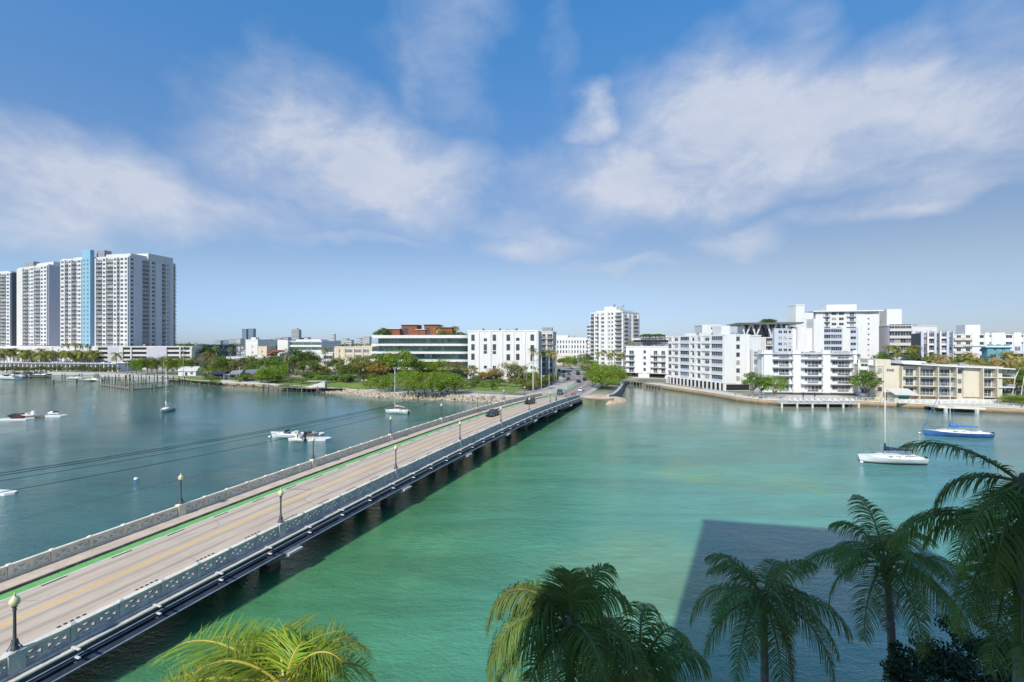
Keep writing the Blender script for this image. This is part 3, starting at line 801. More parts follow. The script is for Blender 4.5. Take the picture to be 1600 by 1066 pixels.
mb.box(-5, 5, -3, 3, 0, 2.6); mb.build('wall', white, h); mb = MB(); mb.loft([[(x, -3.5, 2.55), (x, 0, 5.2), (x, 3.5, 2.55)] for x in (-5.5, 5.5)]); mb.build('roof', roofm, h)
mb = MB(); mb.box(-1, .2, -3.06, -2.98, 0, 2); mb.box(2, 3.4, -3.06, -2.98, .9, 2); mb.build('window', glass, h)

# ---- mid distance, behind the park
b = Bld('patterned_garage', 'dark blue grey building with a mottled geometric facade behind the park trees', at(300, 420), at(386, 400), 50, GZ, 17.5, darkgrey)
rr = random.Random(4)
for i in range(40):
    for j in range(7):
        if rr.random() < .62:
            m = rr.choice([palegrey, offwhite, lav, bluewhite]); w = b.L/40
            b.acc('facade_panel', m, 'front', i*w+.04, (i+rr.choice([.6, .98]))*w, .002, .16, j*2.2+.3, j*2.2+rr.choice([1.2, 2.1]))
b.kit(5, seed=3); b.done()
b = Bld('white_hall', 'plain white windowless hall beside the mottled facade', at(384, 380), at(403, 379), 25, GZ, 22.6, white2); b.facade('front', [('w', 3), ('s', 1), ('w', 2)], 3, 3, 5, d=.2); b.box('stair_head', 2, 6, 4, 9, b.H, b.H+2.4); b.done()
b = Bld('beige_block', 'small beige block right of the plain white hall', at(403.5, 352), at(417, 352), 14, GZ, 17.2, beige); b.facade('front', [('w', 2), ('s', 1), ('w', 2)], 3, 2, 4, d=.2); b.done()
b = Bld('low_white_block', 'low white flat roofed building in front of the beige block', at(354, 330), at(418, 326), 22, GZ, 9.8, white); b.facade('front', [('w', 2), ('g', 3), ('w', 1), ('g', 2), ('w', 3)], 2, 1, 3.6, d=.3); b.kit(5, seed=6); b.done()
rf = thing('tiled_roof_house', 'house with a sloping terracotta tiled roof behind the big green tree', 'house', at(431, 350, GZ)); mb = MB(); mb.box(-7, 7, -5, 8, 0, 8); mb.build('wall', cream, rf)
mb = MB(); mb.loft([[(-8, -7, 9.9), (-8, 9, 9.9), (-8, 9, 10.2), (-8, -7, 10.2)], [(3, -7, 15.0), (3, 9, 15.0), (3, 9, 15.4), (3, -7, 15.4)], [(5.5, -7, 13.5), (5.5, 9, 13.5), (5.5, 9, 13.9), (5.5, -7, 13.9)]]); mb.build('roof', orange, rf)
mb = MB(); [mb.box(x, x+2.4, -5.07, -4.98, 2, 4) for x in (-9, -3, 3)]; mb.build('window', glass, rf); rf.scale = (.62, .8, .86)
b = Bld('long_terraced_block', 'long low building with white bands and green glass above the trees', at(446, 420), at(503, 412), 30, GZ, 21.5, palegrey)
b.facade('front', [('G', 1, white2)]*14, 4, 1.2, 4.6, d=1.2, gl=glass_green); b.box('stair_head', -6, 5, -3, 12, 0, b.H+1.5, white2); b.box('roof_screen', 8, b.L-4, 4, 14, b.H, b.H+2, palegrey); b.kit(5, seed=12); b.done()
b = Bld('white_podium_shop', 'low white shop block below the green glass bands', at(470, 340), at(520, 336), 18, GZ, 12.6, offwhite); b.facade('front', [('G', 1)]*5+[('w', 3)]+[('G', 1)]*3, 2, 1, 4.2, d=.6); b.done()
b = Bld('beige_louvred_block', 'beige building with grey louvred bays left of the glass office', at(523, 330), at(582, 322), 26, GZ, 17.2, beige)
b.facade('front', [('w', 3), ('P', 1), ('w', 3), ('g', 5, palegrey), ('w', 1), ('g', 5), ('w', 1), ('g', 4), ('w', 2)], 2, 7, 3.9, d=.5, gl=glass_light); b.box('base_wall', -1, b.L, -3, -.1, 0, 6, offwhite); b.kit(4, seed=21); b.done()

# ---- the green glass office with rounded slab ends and rust red roof huts
o_ = thing('glass_office', 'green glass office with rounded white floor slabs and rust red roof huts', 'office building', at(582, 252, GZ), math.atan2(-6, 53))
Lo = (at(730, 247)-at(582, 252)).length; fhs = [4.3, 8.6, 12.9, 17.2, 21.4]
def rounded(x0, x1, y0, y1, r, n=8):
    pts = []
    for cx, cy, a0 in ((x0+r, y0+r, 180), (x1-r, y0+r, 270), (x1-r, y1-r, 0), (x0+r, y1-r, 90)):
        for i in range(n+1):
            a = R(a0+90*i/n); pts.append((cx+r*math.cos(a), cy+r*math.sin(a)))
    return pts
for i, z in enumerate(fhs):
    mb = MB(); e = [2.0, 1.5, 1.2, .6, .3][i]
    mb.prism(rounded(-1.5-e, Lo+2, -1.6, 30, 6), z-.1, z+(1.05 if i < 4 else 1.55), 0, bottom=True); mb.build('floor_slab', white2, o_)
mb = MB(); mb.prism(rounded(1, Lo, 1.2, 27, 5), 0, 21.4); mb.build('curtain_wall', glass_green, o_)
for f_ in range(5):
    z0 = 0 if f_ == 0 else fhs[f_-1]+1.05
    acc = MB()
    for i in range(int(Lo/1.25)):
        x = 5.5+(Lo-10)*i/int(Lo/1.25); acc.box(x-.05, x+.05, 1.0, 1.19, z0+.002, fhs[f_]-.101)
    acc.build('mullion', mat('office_mullion', (.22, .25, .25), .5), o_, kind='stuff')
    rr = random.Random(f_)
    for q in range(9):
        x = rr.uniform(5, Lo-8); bl = MB(); bl.box(x, x+rr.uniform(1, 3), 1.14, 1.195, fhs[f_]-1.6-rr.random(), fhs[f_]-.12); bl.build('window_blind', mat('drawn_blind', (.22, .34, .33), .6), o_)
for (x0, x1, y0, y1, h) in ((.09, .25, 6, 14, 3.6), (.25, .42, 9, 18, 5.8), (.42, .52, 8, 15, 3.2), (.50, .65, 9, 18, 5.9), (.65, .82, 6, 14, 4.2)):
    mb = MB(); mb.box(x0*Lo+(1e-2), x1*Lo, y0, y1, 22.95, 22.95+h); hut = mb.build('roof_hut', rust, o_)
    g_ = MB(); g_.box(x0*Lo+1.0, x0*Lo+(x1-x0)*Lo*.45, y0-.06, y0, 23.5, 22.95+h*.72); g_.build('hut_glazing', glass, o_)
    g_ = MB(); g_.box(x0*Lo-.3, x1*Lo+.3, y0-.6, y1+.3, 22.95+h, 22.95+h+.3); g_.build('hut_roof', offwhite if h < 4 else rust, o_)

# ---- white seven storey block right of it
b = Bld('white_apartment_block', 'plain white apartment block with tall window strips between the park and the road', at(731, 238), at(840, 233), 22, GZ, 26.2, white2, parapet=.7)
fw = b.L
for (c, rows, w) in ((.075, (0, 1, 2), 1.7), (.255, (.35, 1, 1.72), 1.6), (.385, (0, 1, 1.75), 1.7), (.585, (0, 1, 2.05), 1.8), (.72, (.3, 1, 2), 1.7), (.925, (0, 1.1, 2.1), 1.8)):
    for r_ in rows:
        zt = 23.2-r_*4.95; hh = 3.3 if r_ in (0, 1, 2, 1.1, 2.1, 2.05) else 1.5
        if r_ == .35 or r_ == .3: zt -= .3
        b.put('window', win_tpl(w, hh/2-.1, glass, frame_d), 'front', fw*c, zt-hh/2-.1, .01); b.put('window', win_tpl(w, hh/2-.1, glass, frame_d), 'front', fw*c, zt-hh, .01)
    b.put('window', win_tpl(w, 1.5, glass), 'front', fw*c, 5.4, .01); b.put('window', win_tpl(w, 1.5, glass), 'front', fw*c, 1.6, .01)
for c in (0.16, .33, .5, .66, .82, .985): b.acc('pier', white2, 'front', fw*c-.25, fw*c+.25, .004, .35, 0, b.H)
b.facade('right', [('w', .6), ('P', 1.2), ('w', .5), ('P', 1.5), ('w', .5), ('b', 2.4), ('w', .5), ('P', 1.4), ('w', .6)], 7, 1, 3.5, d=.4, rail='bars'); b.kit(4, seed=33)
for c in (.21, .45, .69): b.box('roof_vent', fw*c, fw*c+.8, 1, 1.8, b.H+.5, b.H+1.6, frame_d)
b.done()
b = Bld('balcony_annex', 'narrow block with grey balconies behind the plain white block', at(838, 268), at(864, 266), 18, GZ, 26.5, offwhite); b.facade('front', [('w', 1), ('P', 1), ('b', 3), ('w', .5), ('b', 3)], 7, 1, 3.4, rail='bars'); b.box('roof_screen', 3, b.L-1, 3, 8, b.H, b.H+3, equip); b.kit(3, seed=35); b.done()
b = Bld('white_hotel_wing', 'five storey white building with tall narrow windows beyond the road bend', at(864, 400), at(921, 392), 20, GZ, 24.6, white2)
b.facade('front', [('w', 1.2)]+[('w', .7), ('g', .55)]*11+[('w', 1)], 4, 4.5, 4.3, d=.5, wh=.7); b.box('roof_screen', 2, b.L*.4, 3, 9, b.H, b.H+2.4, palegrey); b.kit(4, seed=36); b.done()
b = Bld('terrace_house', 'low cream terrace with a flat canopy behind the traffic lights', at(866, 372), at(897, 368), 12, GZ, 9.4, cream); b.facade('front', [('w', 2), ('o', 5), ('w', 2)], 1, 1, 5, d=.5); b.done()

# ---- round stepped white tower
b = Bld('white_balcony_tower', 'white twelve storey tower with stepped balconies beyond the bridge', at(923, 372), at(972, 352), 26, GZ, 44.0, white2, parapet=.9)
b.facade('front', [('b', 6), ('w', 2), ('B', 5), ('w', 3.5), ('g', 5), ('w', 5.5), ('P', 3), ('w', 1.6), ('P', 3.6), ('w', 3), ('b', 10)], 13, 1, 3.24, d=.8, bal=1.7, rail='bars')
b.facade('right', [('w', 2), ('b', 6), ('w', 3), ('P', 3), ('w', 2), ('b', 7), ('w', 2)], 13, 1, 3.1, d=.8, bal=1.7, rail='bars')
b.box('penthouse', b.L*.34, b.L*.72, 5, 17, b.H, b.H+5.4); b.box('penthouse', b.L*.14, b.L*.9, 2, 22, b.H, b.H+2.2); b.kit(2, b.H+5.4, seed=37); b.done()
b = Bld('glass_slab_block', 'blue grey glazed slab peeping out left of the stepped white tower', at(917, 392), at(926, 391), 12, GZ, 36, bluewhite); b.facade('front', [('g', 1), ('g', 1)], 11, 1, 3, d=.2); b.done()

b = Bld('green_roof_pavilion', 'dark glazed building with a planted roof behind the four storey block', at(990, 262), at(1052, 256), 24, GZ, 22.6, darkgrey, parapet=.8)
b.facade('front', [('g', 1)]*6, 5, 2, 4.0, d=.3, gl=glass); b.box('roof_edge', -1, b.L+1, -1.4, 3, b.H-.6, b.H+.4, offwhite); b.box('roof_room', b.L*.5, b.L, 6, 16, b.H, b.H+1.8, offwhite); b.done()
b = Bld('four_storey_flats', 'four storey white flats with balconies on both ends beside the canal', at(978, 250), at(1046, 236), 20, GZ, 18.0, white2, parapet=.6)
b.facade('front', [('B', 8), ('w', 7, white2), ('P', 3), ('w', 3.4), ('w', .5), ('B', 6.5), ('w', .3), ('B', 6.5), ('w', 3)], 4, 2.8, 3.15, d=.35, bal=1.6, rail='bars', mr=railm); b.kit(6, seed=40)
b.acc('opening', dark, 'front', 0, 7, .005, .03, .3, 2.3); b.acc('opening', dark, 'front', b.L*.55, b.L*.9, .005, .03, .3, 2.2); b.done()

# ---- big white block on the quay: long receding front and a plain end
P0 = at(1044, 212); P1 = at(1131, 178)
b = Bld('quay_apartment_block', 'large white six storey block with square window bays on the right quay', P0, P1, 18, GZ, 23.0, white2, parapet=.5)
zb = 3.1; fh = 3.1
b.facade('front', [('P', 5), ('w', 1), ('B', 8), ('w', 2), ('G', 12, bluewhite), ('w', 2), ('B', 5), ('w', 3), ('P', 5), ('w', 1.5), ('B', 11), ('w', 1.5), ('G', 15, bluewhite), ('w', 1)], 6, zb, fh, d=.32, bal=.5, rail='solid', mr=white2)
for k in range(6): b.acc('slab_edge', white2, 'front', 0, b.L, .003, .40, zb+k*fh-.2, zb+k*fh+.12)
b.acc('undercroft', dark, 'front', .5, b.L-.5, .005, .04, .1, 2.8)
for k in range(15): b.acc('column', white2, 'front', b.L*k/14.6, b.L*k/14.6+.5, .5, 1.0, 0, 2.9)
b.kit(9, seed=41); b.box('stair_head', b.L*.62, b.L*.75, 6, 12, b.H, b.H+3.2, bluewhite); b.box('roof_room', b.L*.15, b.L*.4, 5, 12, b.H, b.H+1.6); b.done()
Q0 = at(1131.3, 177.6); Q1 = at(1171, 178.5)
b = Bld('white_end_block', 'plain white end block with one column of windows right of the square bays', Q0, Q1, 15, GZ, 23.2, white2, parapet=.5)
b.facade('front', [('w', 10), ('P', 4.4), ('w', 8)], 6, zb, fh, d=.12, wh=.56); b.facade('right', [('w', 2), ('P', 2), ('w', 4)], 6, zb, fh, d=.12)
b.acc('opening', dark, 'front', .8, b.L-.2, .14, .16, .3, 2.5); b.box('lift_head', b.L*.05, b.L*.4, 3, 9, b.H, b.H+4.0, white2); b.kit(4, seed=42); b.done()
b = Bld('beige_side_wing', 'small beige wing with balconies behind the plain end block', at(1166, 200), at(1196, 199), 12, GZ, 22.0, beige); b.facade('front', [('w', .3), ('B', 3), ('w', 4, offwhite)], 6, 1, 3.3, rail='solid'); b.kit(3, seed=43); b.done()
b = Bld('white_lift_tower', 'white rooftop block beyond the quay apartments', at(1097, 262), at(1127, 261), 14, GZ, 30.2, white2); b.facade('front', [('w', 1), ('s', 1), ('w', 1)], 7, 1, 4, d=.2); b.done()

# ---- dark terraced building under a flat roof on V props
b = Bld('v_column_building', 'dark terraced building whose flat roof rests on white V columns', at(1160, 238), at(1238, 232), 28, GZ, 21.5, darkgrey, parapet=.5)
b.facade('front', [('g', 1)]*8, 5, 1, 4.1, d=.5, gl=glass)
for k in range(6): b.acc('slab_edge', offwhite, 'front', -1, b.L+.5, .003, 1.5, 1+k*4.1-.3, 1+k*4.1+.2)
mb = MB(); mb.loft([[(-2.5, -4, 28.2), (b.L+3, -4, 28.2), (b.L+3, 25, 28.2), (-2.5, 25, 28.2)], [(-3.4, -5, 29.1), (b.L+4, -5, 29.1), (b.L+4, 26, 29.1), (-3.4, 26, 29.1)]]); mb.build('flat_roof', offwhite, b.root)
b.box('recessed_room', 2, b.L-2, 4, 22, 21.6, 28.1, glass)
for c in (.06, .27, .58, .84):
    for sgn in (-1, 1):
        mb = MB(); x = c*b.L; mb.loft([[(x-.25, -.5, 21.6), (x+.25, -.5, 21.6), (x+.25, 0, 21.6), (x-.25, 0, 21.6)], [(x+sgn*2-.5, -2, 28.15), (x+sgn*2+.5, -2, 28.15), (x+sgn*2+.5, -1.4, 28.15), (x+sgn*2-.5, -1.4, 28.15)]]); mb.build('v_column', white2, b.root)
b.done()

# ---- tall white hotel group
b = Bld('tall_white_hotel', 'tallest white slab of the right shore with a wide overhanging roof', at(1274, 268), at(1373, 262), 16, GZ, 38.3, white2, parapet=.2)
b.facade('front', [('w', 9), ('B', 8), ('w', 1.5), ('P', 8), ('w', 1), ('P', 8), ('w', 2), ('B', 11), ('w', 2)], 11, 4.0, 3.02, u1=b.L*.66, d=.3, bal=1.4, rail='bars', mr=railm)
b.facade('front', [('w', 6), ('s', 6), ('w', 5)], 11, 4.0, 3.02, u0=b.L*.66, d=.1)
b.box('roof_slab', -2, b.L+1.5, -1.8, 18, b.H+.2, b.H+.9); b.box('penthouse', b.L*.22, b.L*.70, 3, 12, b.H+.9, b.H+4.6); b.done()
b = Bld('white_stair_shaft', 'tall blank white shaft left of the tallest slab', at(1243.5, 252), at(1257, 252), 7, GZ, 41.0, white2); b.facade('front', [('w', 1), ('s', 1), ('w', 1)], 2, 2, 3, d=.1); b.box('shaft_shoulder', b.L, b.L+5.6, 1, 9, 0, 35.5); b.done()
b = Bld('blue_window_wing', 'white wing with pale blue window bays in front of the tallest slab', at(1209, 232), at(1342, 228), 14, GZ, 27.2, bluewhite, parapet=.5)
b.facade('front', [('w', 6), ('P', 8), ('P', 8), ('P', 6), ('w', 14, white2), ('P', 8), ('w', 17, white2), ('G', 22, bluewhite), ('G', 17, bluewhite), ('w', 12, white2), ('P', 12), ('w', 3, white2)], 8, 1.5, 3.05, d=.6, wh=.42); b.kit(5, seed=51)
b.box('white_shaft', b.L*.255, b.L*.36, -2.2, 4, 0, b.H+1, white2); b.box('white_shaft', b.L*.44, b.L*.56, -2.6, 4, 0, b.H+5.2, white2); b.done()

# ---- grey white balcony block with its own dock
b = Bld('dockside_balcony_block', 'five storey grey block with long white balconies and broad white piers over a dock', at(1192, 168), at(1344, 164), 16, GZ, 15.9, palegrey, parapet=.35)
lay = [('w', 7, white2), ('-', 1), ('B', 17), ('w', 6.5, white2), ('B', 18), ('w', 6.5, white2), ('B', 19), ('w', 3, white2), ('B', 4)]
b.facade('front', [x for x in lay if x[0] != '-'], 5, .9, 3.0, d=.9, bal=1.5, rail='bars', ms=white2, mr=railm)
b.facade('front', [('P', 4), ('P', 6), ('P', 5), ('-', 3), ('P', 5), ('-', 3), ('P', 5), ('-', 3), ('P', 5), ('P', 7), ('P', 5)], 5, .9, 3.0, u0=b.L*.1, d=.9, wh=.45)
b.facade('left', [('g', 1), ('w', 1), ('g', 1), ('w', 1)], 5, .9, 3.0, d=.3)
b.box('roof_overhang', -1.2, b.L+.4, -1.3, 3, b.H+.36, b.H+.6, palegrey)
b.kit(14, seed=52); b.done()

# ---- cream building, three floors
b = Bld('cream_apartment_house', 'three storey cream apartment house with a sloping roof line on the right quay', at(1367, 150), at(1566, 142), 14, GZ, 12.6, cream, parapet=.3)
Lc = b.L
def seg(a, c): return (b.bay_at((a-800)/F), b.bay_at((c-800)/F))
fh = 3.05; zb = 1.9
for (a, c, bays, kw) in ((1367, 1404, [('w', 2), ('P', 9), ('w', 22)], dict(d=.35)),
                         (1405, 1430, [('B', 1)], dict(d=.3, bal=1.5, rail='bars', mr=railm)),
                         (1432, 1489, [('b', 1), ('b', 1)], dict(d=.3, bal=1.7, rail='bars', mr=railm)),
                         (1489, 1529, [('w', 4), ('P', 6.5), ('w', 18)], dict(d=.35)),
                         (1529, 1551, [('B', 1)], dict(d=.3, bal=1.5, rail='bars', mr=railm)),
                         (1551, 1566, [('w', 5), ('-', 5)], dict(d=.35))):
    u0, u1 = seg(a, c); b.facade('front', bays, 3, zb, fh, u0=u0, u1=u1, ms=cream, **kw)
for a in (1404.5, 1431, 1460, 1488.5, 1529, 1551): u0, u1 = seg(a-.7, a+.7); b.acc('column', cream, 'front', u0, u1, .01, 2.0, 0, b.H)
b.box('upper_room', 1, Lc*.16, 2, 13, b.H-1, b.H+2.2, cream); b.box('upper_room', Lc*.28, Lc*.48, 4, 12, b.H, b.H+1.6, white2)
for (a, c, z0_, z1_, y_) in ((1405, 1500, .9, .0, -2.2), (1490, 1580, .1, -.5, -1.6)):
    u0, u1 = seg(a, c); mb = MB(); za, zc = b.H+z0_, b.H+z1_
    mb.loft([[(u0, y_, za), (u0, 12, za+.02), (u0, 12, za+.32), (u0, y_, za+.3)], [(u1, y_, zc), (u1, 12, zc+.02), (u1, 12, zc+.32), (u1, y_, zc+.3)]]); mb.build('roof_slab', white2, b.root)
for k in range(3): u0, u1 = seg(1551, 1566); b.box('side_balcony', u0+.5, u1+3, -.4, 4, zb+k*fh-.2, zb+k*fh, white2); b.box('side_balcony_rail', u1+2.9, u1+3, -.4, 4, zb+k*fh, zb+k*fh+.95, railm)
b.box('garden_kiosk', seg(1378, 0)[0], seg(1402, 0)[0], -7, -3, -.3, 2.6, cream); b.box('kiosk_window', seg(1384, 0)[0], seg(1400, 0)[0], -7.07, -7.0, .7, 2.0, glass_green)
mb = MB(); mb.loft([[(seg(x, 0)[0], -8.2, 2.5), (seg(x, 0)[0], -2, 3.9), (seg(x, 0)[0], -2, 4.05), (seg(x, 0)[0], -8.2, 2.65)] for x in (1376, 1412)]); mb.build('kiosk_roof', offwhite, b.root)
tx = bpy.data.curves.new('sign_letters', 'FONT'); tx.body = 'PAR'; tx.size = 1.2; tx.extrude = .05
to = bpy.data.objects.new('sign_tmp', tx); COL.objects.link(to); bpy.context.view_layer.update()
sm = bpy.data.meshes.new_from_object(to); bpy.data.objects.remove(to); sm.materials.clear(); sm.materials.append(frame_d)
link('sign_letters', sm, b.root, (seg(1384, 0)[0], -.5, b.H-1.6), (R(90), 0, 0)); b.kit(7, seed=61); b.done()
b = Bld('white_link_house', 'small white house with a slanted canopy left of the cream building', at(1341, 156), at(1366, 153), 12, GZ, 13.2, white2, parapet=.3)
b.facade('front', [('w', 1), ('b', 4), ('w', 3)], 4, .8, 3.0, d=.4, rail='solid'); b.kit(3, seed=62); b.done()

# ---- behind the cream house
b = Bld('ribbon_window_block', 'white block with a tall stair tower and dark horizontal window ribbons', at(1389, 258), at(1424, 256), 20, GZ, 29.8, lav, parapet=.5)
b.facade('front', [('G', 1, offwhite)]*4, 7, 1, 4.05, d=1.3); b.box('stair_tower', .3, 7.8, 2.5, 9, b.H, 38.0, white2); b.done()
b = Bld('blank_end_block', 'blank pale end wall right of the dark window ribbons', at(1424.3, 255.8), at(1464, 257), 16, GZ, 29.6, white2, parapet=.4); b.facade('front', [('w', 8), ('s', 2), ('w', 1)], 6, 1, 4.2, d=.15); b.kit(3, seed=63); b.done()
b = Bld('finned_grey_block', 'grey block with tall blue grey vertical fins above the palms', at(1438, 226), at(1489, 220), 18, GZ, 24.6, darkgrey, parapet=.5)
b.facade('front', [('w', 1, bluewhite), ('g', 1.4), ('w', .7, palegrey), ('B', 2), ('w', 1, bluewhite), ('g', 1.2), ('w', .7, palegrey), ('B', 2), ('w', 1, bluewhite), ('g', 1.4), ('w', .5, bluewhite)], 7, 1, 3.3, d=1.4, bal=1.0, rail='solid', mr=palegrey); b.kit(5, seed=64); b.done()
b = Bld('long_white_block', 'long white block with paired windows at the far right behind the palms', at(1489.3, 219), at(1680, 206), 18, GZ, 24.0, white2, parapet=.4)
b.facade('front', [('B', 12, beige), ('w', .6), ('B', 12), ('w', 10), ('P', 8), ('w', 6), ('s', 3), ('w', 18), ('P', 12), ('w', 10), ('s', 4), ('w', 6), ('s', 4), ('w', 60)], 7, 1, 3.2, d=.3, bal=1.1, rail='solid', mr=cream, wh=.4)
b.box('penthouse', b.L*.14, b.L*.27, 3, 10, b.H, b.H+5.0); b.kit(12, seed=65); b.done()
b = Bld('teal_block', 'teal painted block with a white roof edge at the right margin', at(1542, 188), at(1578, 186), 3, GZ, 18.0, tealp, parapet=.5)
b.facade('front', [('w', 3), ('P', 2), ('w', 2), ('P', 2), ('w', 3)], 5, 1, 3.4, d=.2); b.box('roof_edge', -1, b.L+.3, -1, 12, b.H+.5, b.H+1.0, white2); b.done()
b = Bld('grey_balcony_wing', 'grey wing with stacked balconies right of the teal wall', at(1578.3, 185.8), at(1680, 180), 12, GZ, 19.0, palegrey, parapet=.5); b.facade('front', [('B', 6), ('w', .6)]*5, 5, 1, 3.4, d=.5, rail='solid', mr=bluewhite); b.done()
b = Bld('far_garden_house', 'low white house behind the dark trees between the tallest slab and the stair tower', at(1366, 300), at(1400, 298), 14, GZ, 23, tealp); b.facade('front', [('P', 1)]*5, 6, 1, 3.2, d=.2); b.done()

# ---- distant skyline
def simple(name, label, P, w, d, H, m, group=None, rows=True, cap=0, rot=0.0):
    t = thing(name, label, 'building', (P.x, P.y, 0), rot, group)
    mb = MB(); mb.box(-w/2, w/2, 0, d, 0, H); mb.build('wall', m, t)
    if rows:
        mb = MB(); n = max(2, int(H/(3.4 if P.y < 1200 else 7)))
        for k in range(n):
            z = H*(k+.45)/n; mb.box(-w/2+.6, w/2-.6, -.12, -.02, z, z+H/n*.45)
        mb.build('window_band', glass_light if P.y > 1500 else glass, t)
    if cap: mb = MB(); mb.box(-w*.25, w*.25, d*.2, d*.7, H, H+cap); mb.build('roof_room', m, t)
    return t
farblue = mat('distant_blue_glass', (.16, .24, .33), .3, (.22, .30, .38), .02)
fargrey = mat('distant_grey_wall', (.46, .47, .48), .9, (.36, .38, .40), .02)
farwhite = mat('distant_white_wall', (.62, .62, .62), .9, (.54, .55, .56), .02)
simple('distant_tower', 'left one of the twin distant blue glass towers on the skyline', at(381.5, 2600), 26, 26, 20.3+22/F*2600, farblue)
simple('distant_tower', 'right one of the twin distant blue glass towers on the skyline', at(392, 2600), 29, 26, 20.3+22.5/F*2600, farblue)
simple('distant_tower', 'single pale distant tower with a rounded top left of centre', at(461, 2400), 40, 30, 20.3+21/F*2400, fargrey, cap=7)
simple('distant_tower', 'slim pale distant tower left of the glass office', at(520, 2400), 18, 18, 20.3+14/F*2400, farwhite, cap=4)
rr = random.Random(77)
for (xx, h, w) in ((418, 6, 9), (425, 5, 8), (434, 8, 10), (440, 6, 7), (446, 9, 8), (450, 8, 6), (473, 8, 6), (478, 9, 6), (484, 5, 8), (538, 7, 9), (545, 5, 8), (561, 8, 7), (567, 7, 9), (572, 10, 10), (355, 5, 12), (363, 6, 10), (372, 7, 7), (340, 4, 9), (408, 4, 8), (495, 5, 10), (505, 4, 8), (529, 4, 10)):
    Z = rr.uniform(1700, 2600); simple('distant_building', 'small distant block on the hazy skyline between the towers and the glass office', at(xx, Z), w/F*Z, 30, 20.3+h/F*Z, rr.choice([fargrey, farwhite, farwhite, farblue]), 'small distant blocks on the left skyline')
for i in range(70):
    xx = rr.uniform(300, 590) if i < 44 else rr.uniform(560, 1010); Z = rr.uniform(430, 1100); w = rr.uniform(14, 34)
    simple('low_town_building', 'low roof among distant treetops behind the park', at(xx, Z), w, 14, rr.uniform(8, 17.5 + (Z-400)*.004), rr.choice([offwhite, white, beige, palegrey, fargrey]), 'low distant town roofs')
for i in range(26):
    xx = rr.choice([rr.uniform(1000, 1150), rr.uniform(1370, 1700), rr.uniform(1380, 1600)]); Z = rr.uniform(320, 800); w = rr.uniform(14, 30)
    simple('low_town_building', 'low roof behind the apartment blocks of the right shore', at(xx, Z), w, 14, rr.uniform(8, 19), rr.choice([offwhite, white, beige, palegrey]), 'low town roofs on the right shore')

# ---- the tall building the view is taken from; its shadow lies on the water
ax = Vector((.978, -.208)).normalized(); A0 = Vector((-5.95, -.2))
vb = Bld('viewpoint_tower', 'white apartment tower whose balcony the view is taken from', (A0.x+ax.x*20, A0.y+ax.y*20, 0), (A0.x, A0.y, 0), 22, GZ, 51.2, white, parapet=.5)
vb.facade('front', [('w', 2), ('P', 5), ('w', 1), ('P', 5), ('w', 1), ('P', 5), ('w', 2)], 15, 1.2, 3.25, d=.1)
vb.done()
# ================================================================ TREES
def crown_mesh(name, mats, w, h, seed, nclump=46, leaves=54, leaf=.42, hollow=.45, flat=1.0, base=.25):
    """leaf clumps through a lumpy crown, canopy from base*h to h; w = width"""
    rng = np.random.default_rng(seed)
    cs = []
    while len(cs) < nclump:
        d = rng.normal(size=3); d /= np.linalg.norm(d)
        if d[2] < -.55: continue
        r = rng.uniform(hollow, 1.0)**.6*rng.uniform(.82, 1.08)
        lump = 1+.18*math.sin(3*math.atan2(d[1], d[0])+seed)+.12*math.sin(5*math.atan2(d[1], d[0])+2.1*seed)
        cs.append((d[0]*r*w/2*lump*.86, d[1]*r*w/2*lump*.86, h*(base+(1-base)*.5)+d[2]*r*h*(1-base)*.5*flat*.92))
    allv = []
    for c in cs:
        rad = rng.uniform(.10, .17)*w
        k = int(leaves*rng.uniform(.7, 1.3))
        p = rng.normal(size=(k, 3)); p /= np.linalg.norm(p, axis=1)[:, None]; p *= rng.uniform(.35, 1, size=(k, 1))**.5*rad; p[:, 2] *= .62
        ctr = p+np.array(c)
        nrm = p/rad+rng.normal(size=(k, 3))*.5+np.array([0, 0, .5]); nrm /= np.linalg.norm(nrm, axis=1)[:, None]
        u = np.cross(nrm, rng.normal(size=(k, 3))); u /= np.linalg.norm(u, axis=1)[:, None]; v = np.cross(nrm, u)
        s = leaf*rng.uniform(.6, 1.3, size=(k, 1))
        quad = np.stack([ctr-u*s*.5, ctr-v*s*.28, ctr+u*s*.5, ctr+v*s*.28], axis=1)
        allv.append(quad.reshape(-1, 3))
    v = np.concatenate(allv); nf = len(v)//4
    me = bpy.data.meshes.new(name)
    me.vertices.add(len(v)); me.vertices.foreach_set('co', v.ravel())
    me.loops.add(nf*4); me.loops.foreach_set('vertex_index', np.arange(nf*4)); me.polygons.add(nf)
    me.polygons.foreach_set('loop_start', np.arange(nf)*4); me.polygons.foreach_set('loop_total', np.full(nf, 4))
    me.update(calc_edges=True)
    for m in mats: me.materials.append(m)
    return me, cs
def trunk_mesh(w, h, cs, seed, r=.22, base=.25):
    rr = random.Random(seed); mb = MB()
    fork = (0.1*w*rr.uniform(-.5, .5), .1*w*rr.uniform(-.5, .5), h*max(base, .18))
    mb.tube([(0, 0, -.4), (fork[0]*.5, fork[1]*.3, fork[2]*.5), fork], [r*1.25, r, r*.85], 7)
    for c in rr.sample(cs, min(11, len(cs))):
        m = (fork[0]*.55+c[0]*.45+rr.uniform(-.3, .3), fork[1]*.55+c[1]*.45+rr.uniform(-.3, .3), fork[2]*.45+c[2]*.55)
        mb.tube([fork, m, c], [r*.55, r*.32, r*.1], 5, cap=False)
    return mb.mesh('trunk', bark, True)
TV = {}
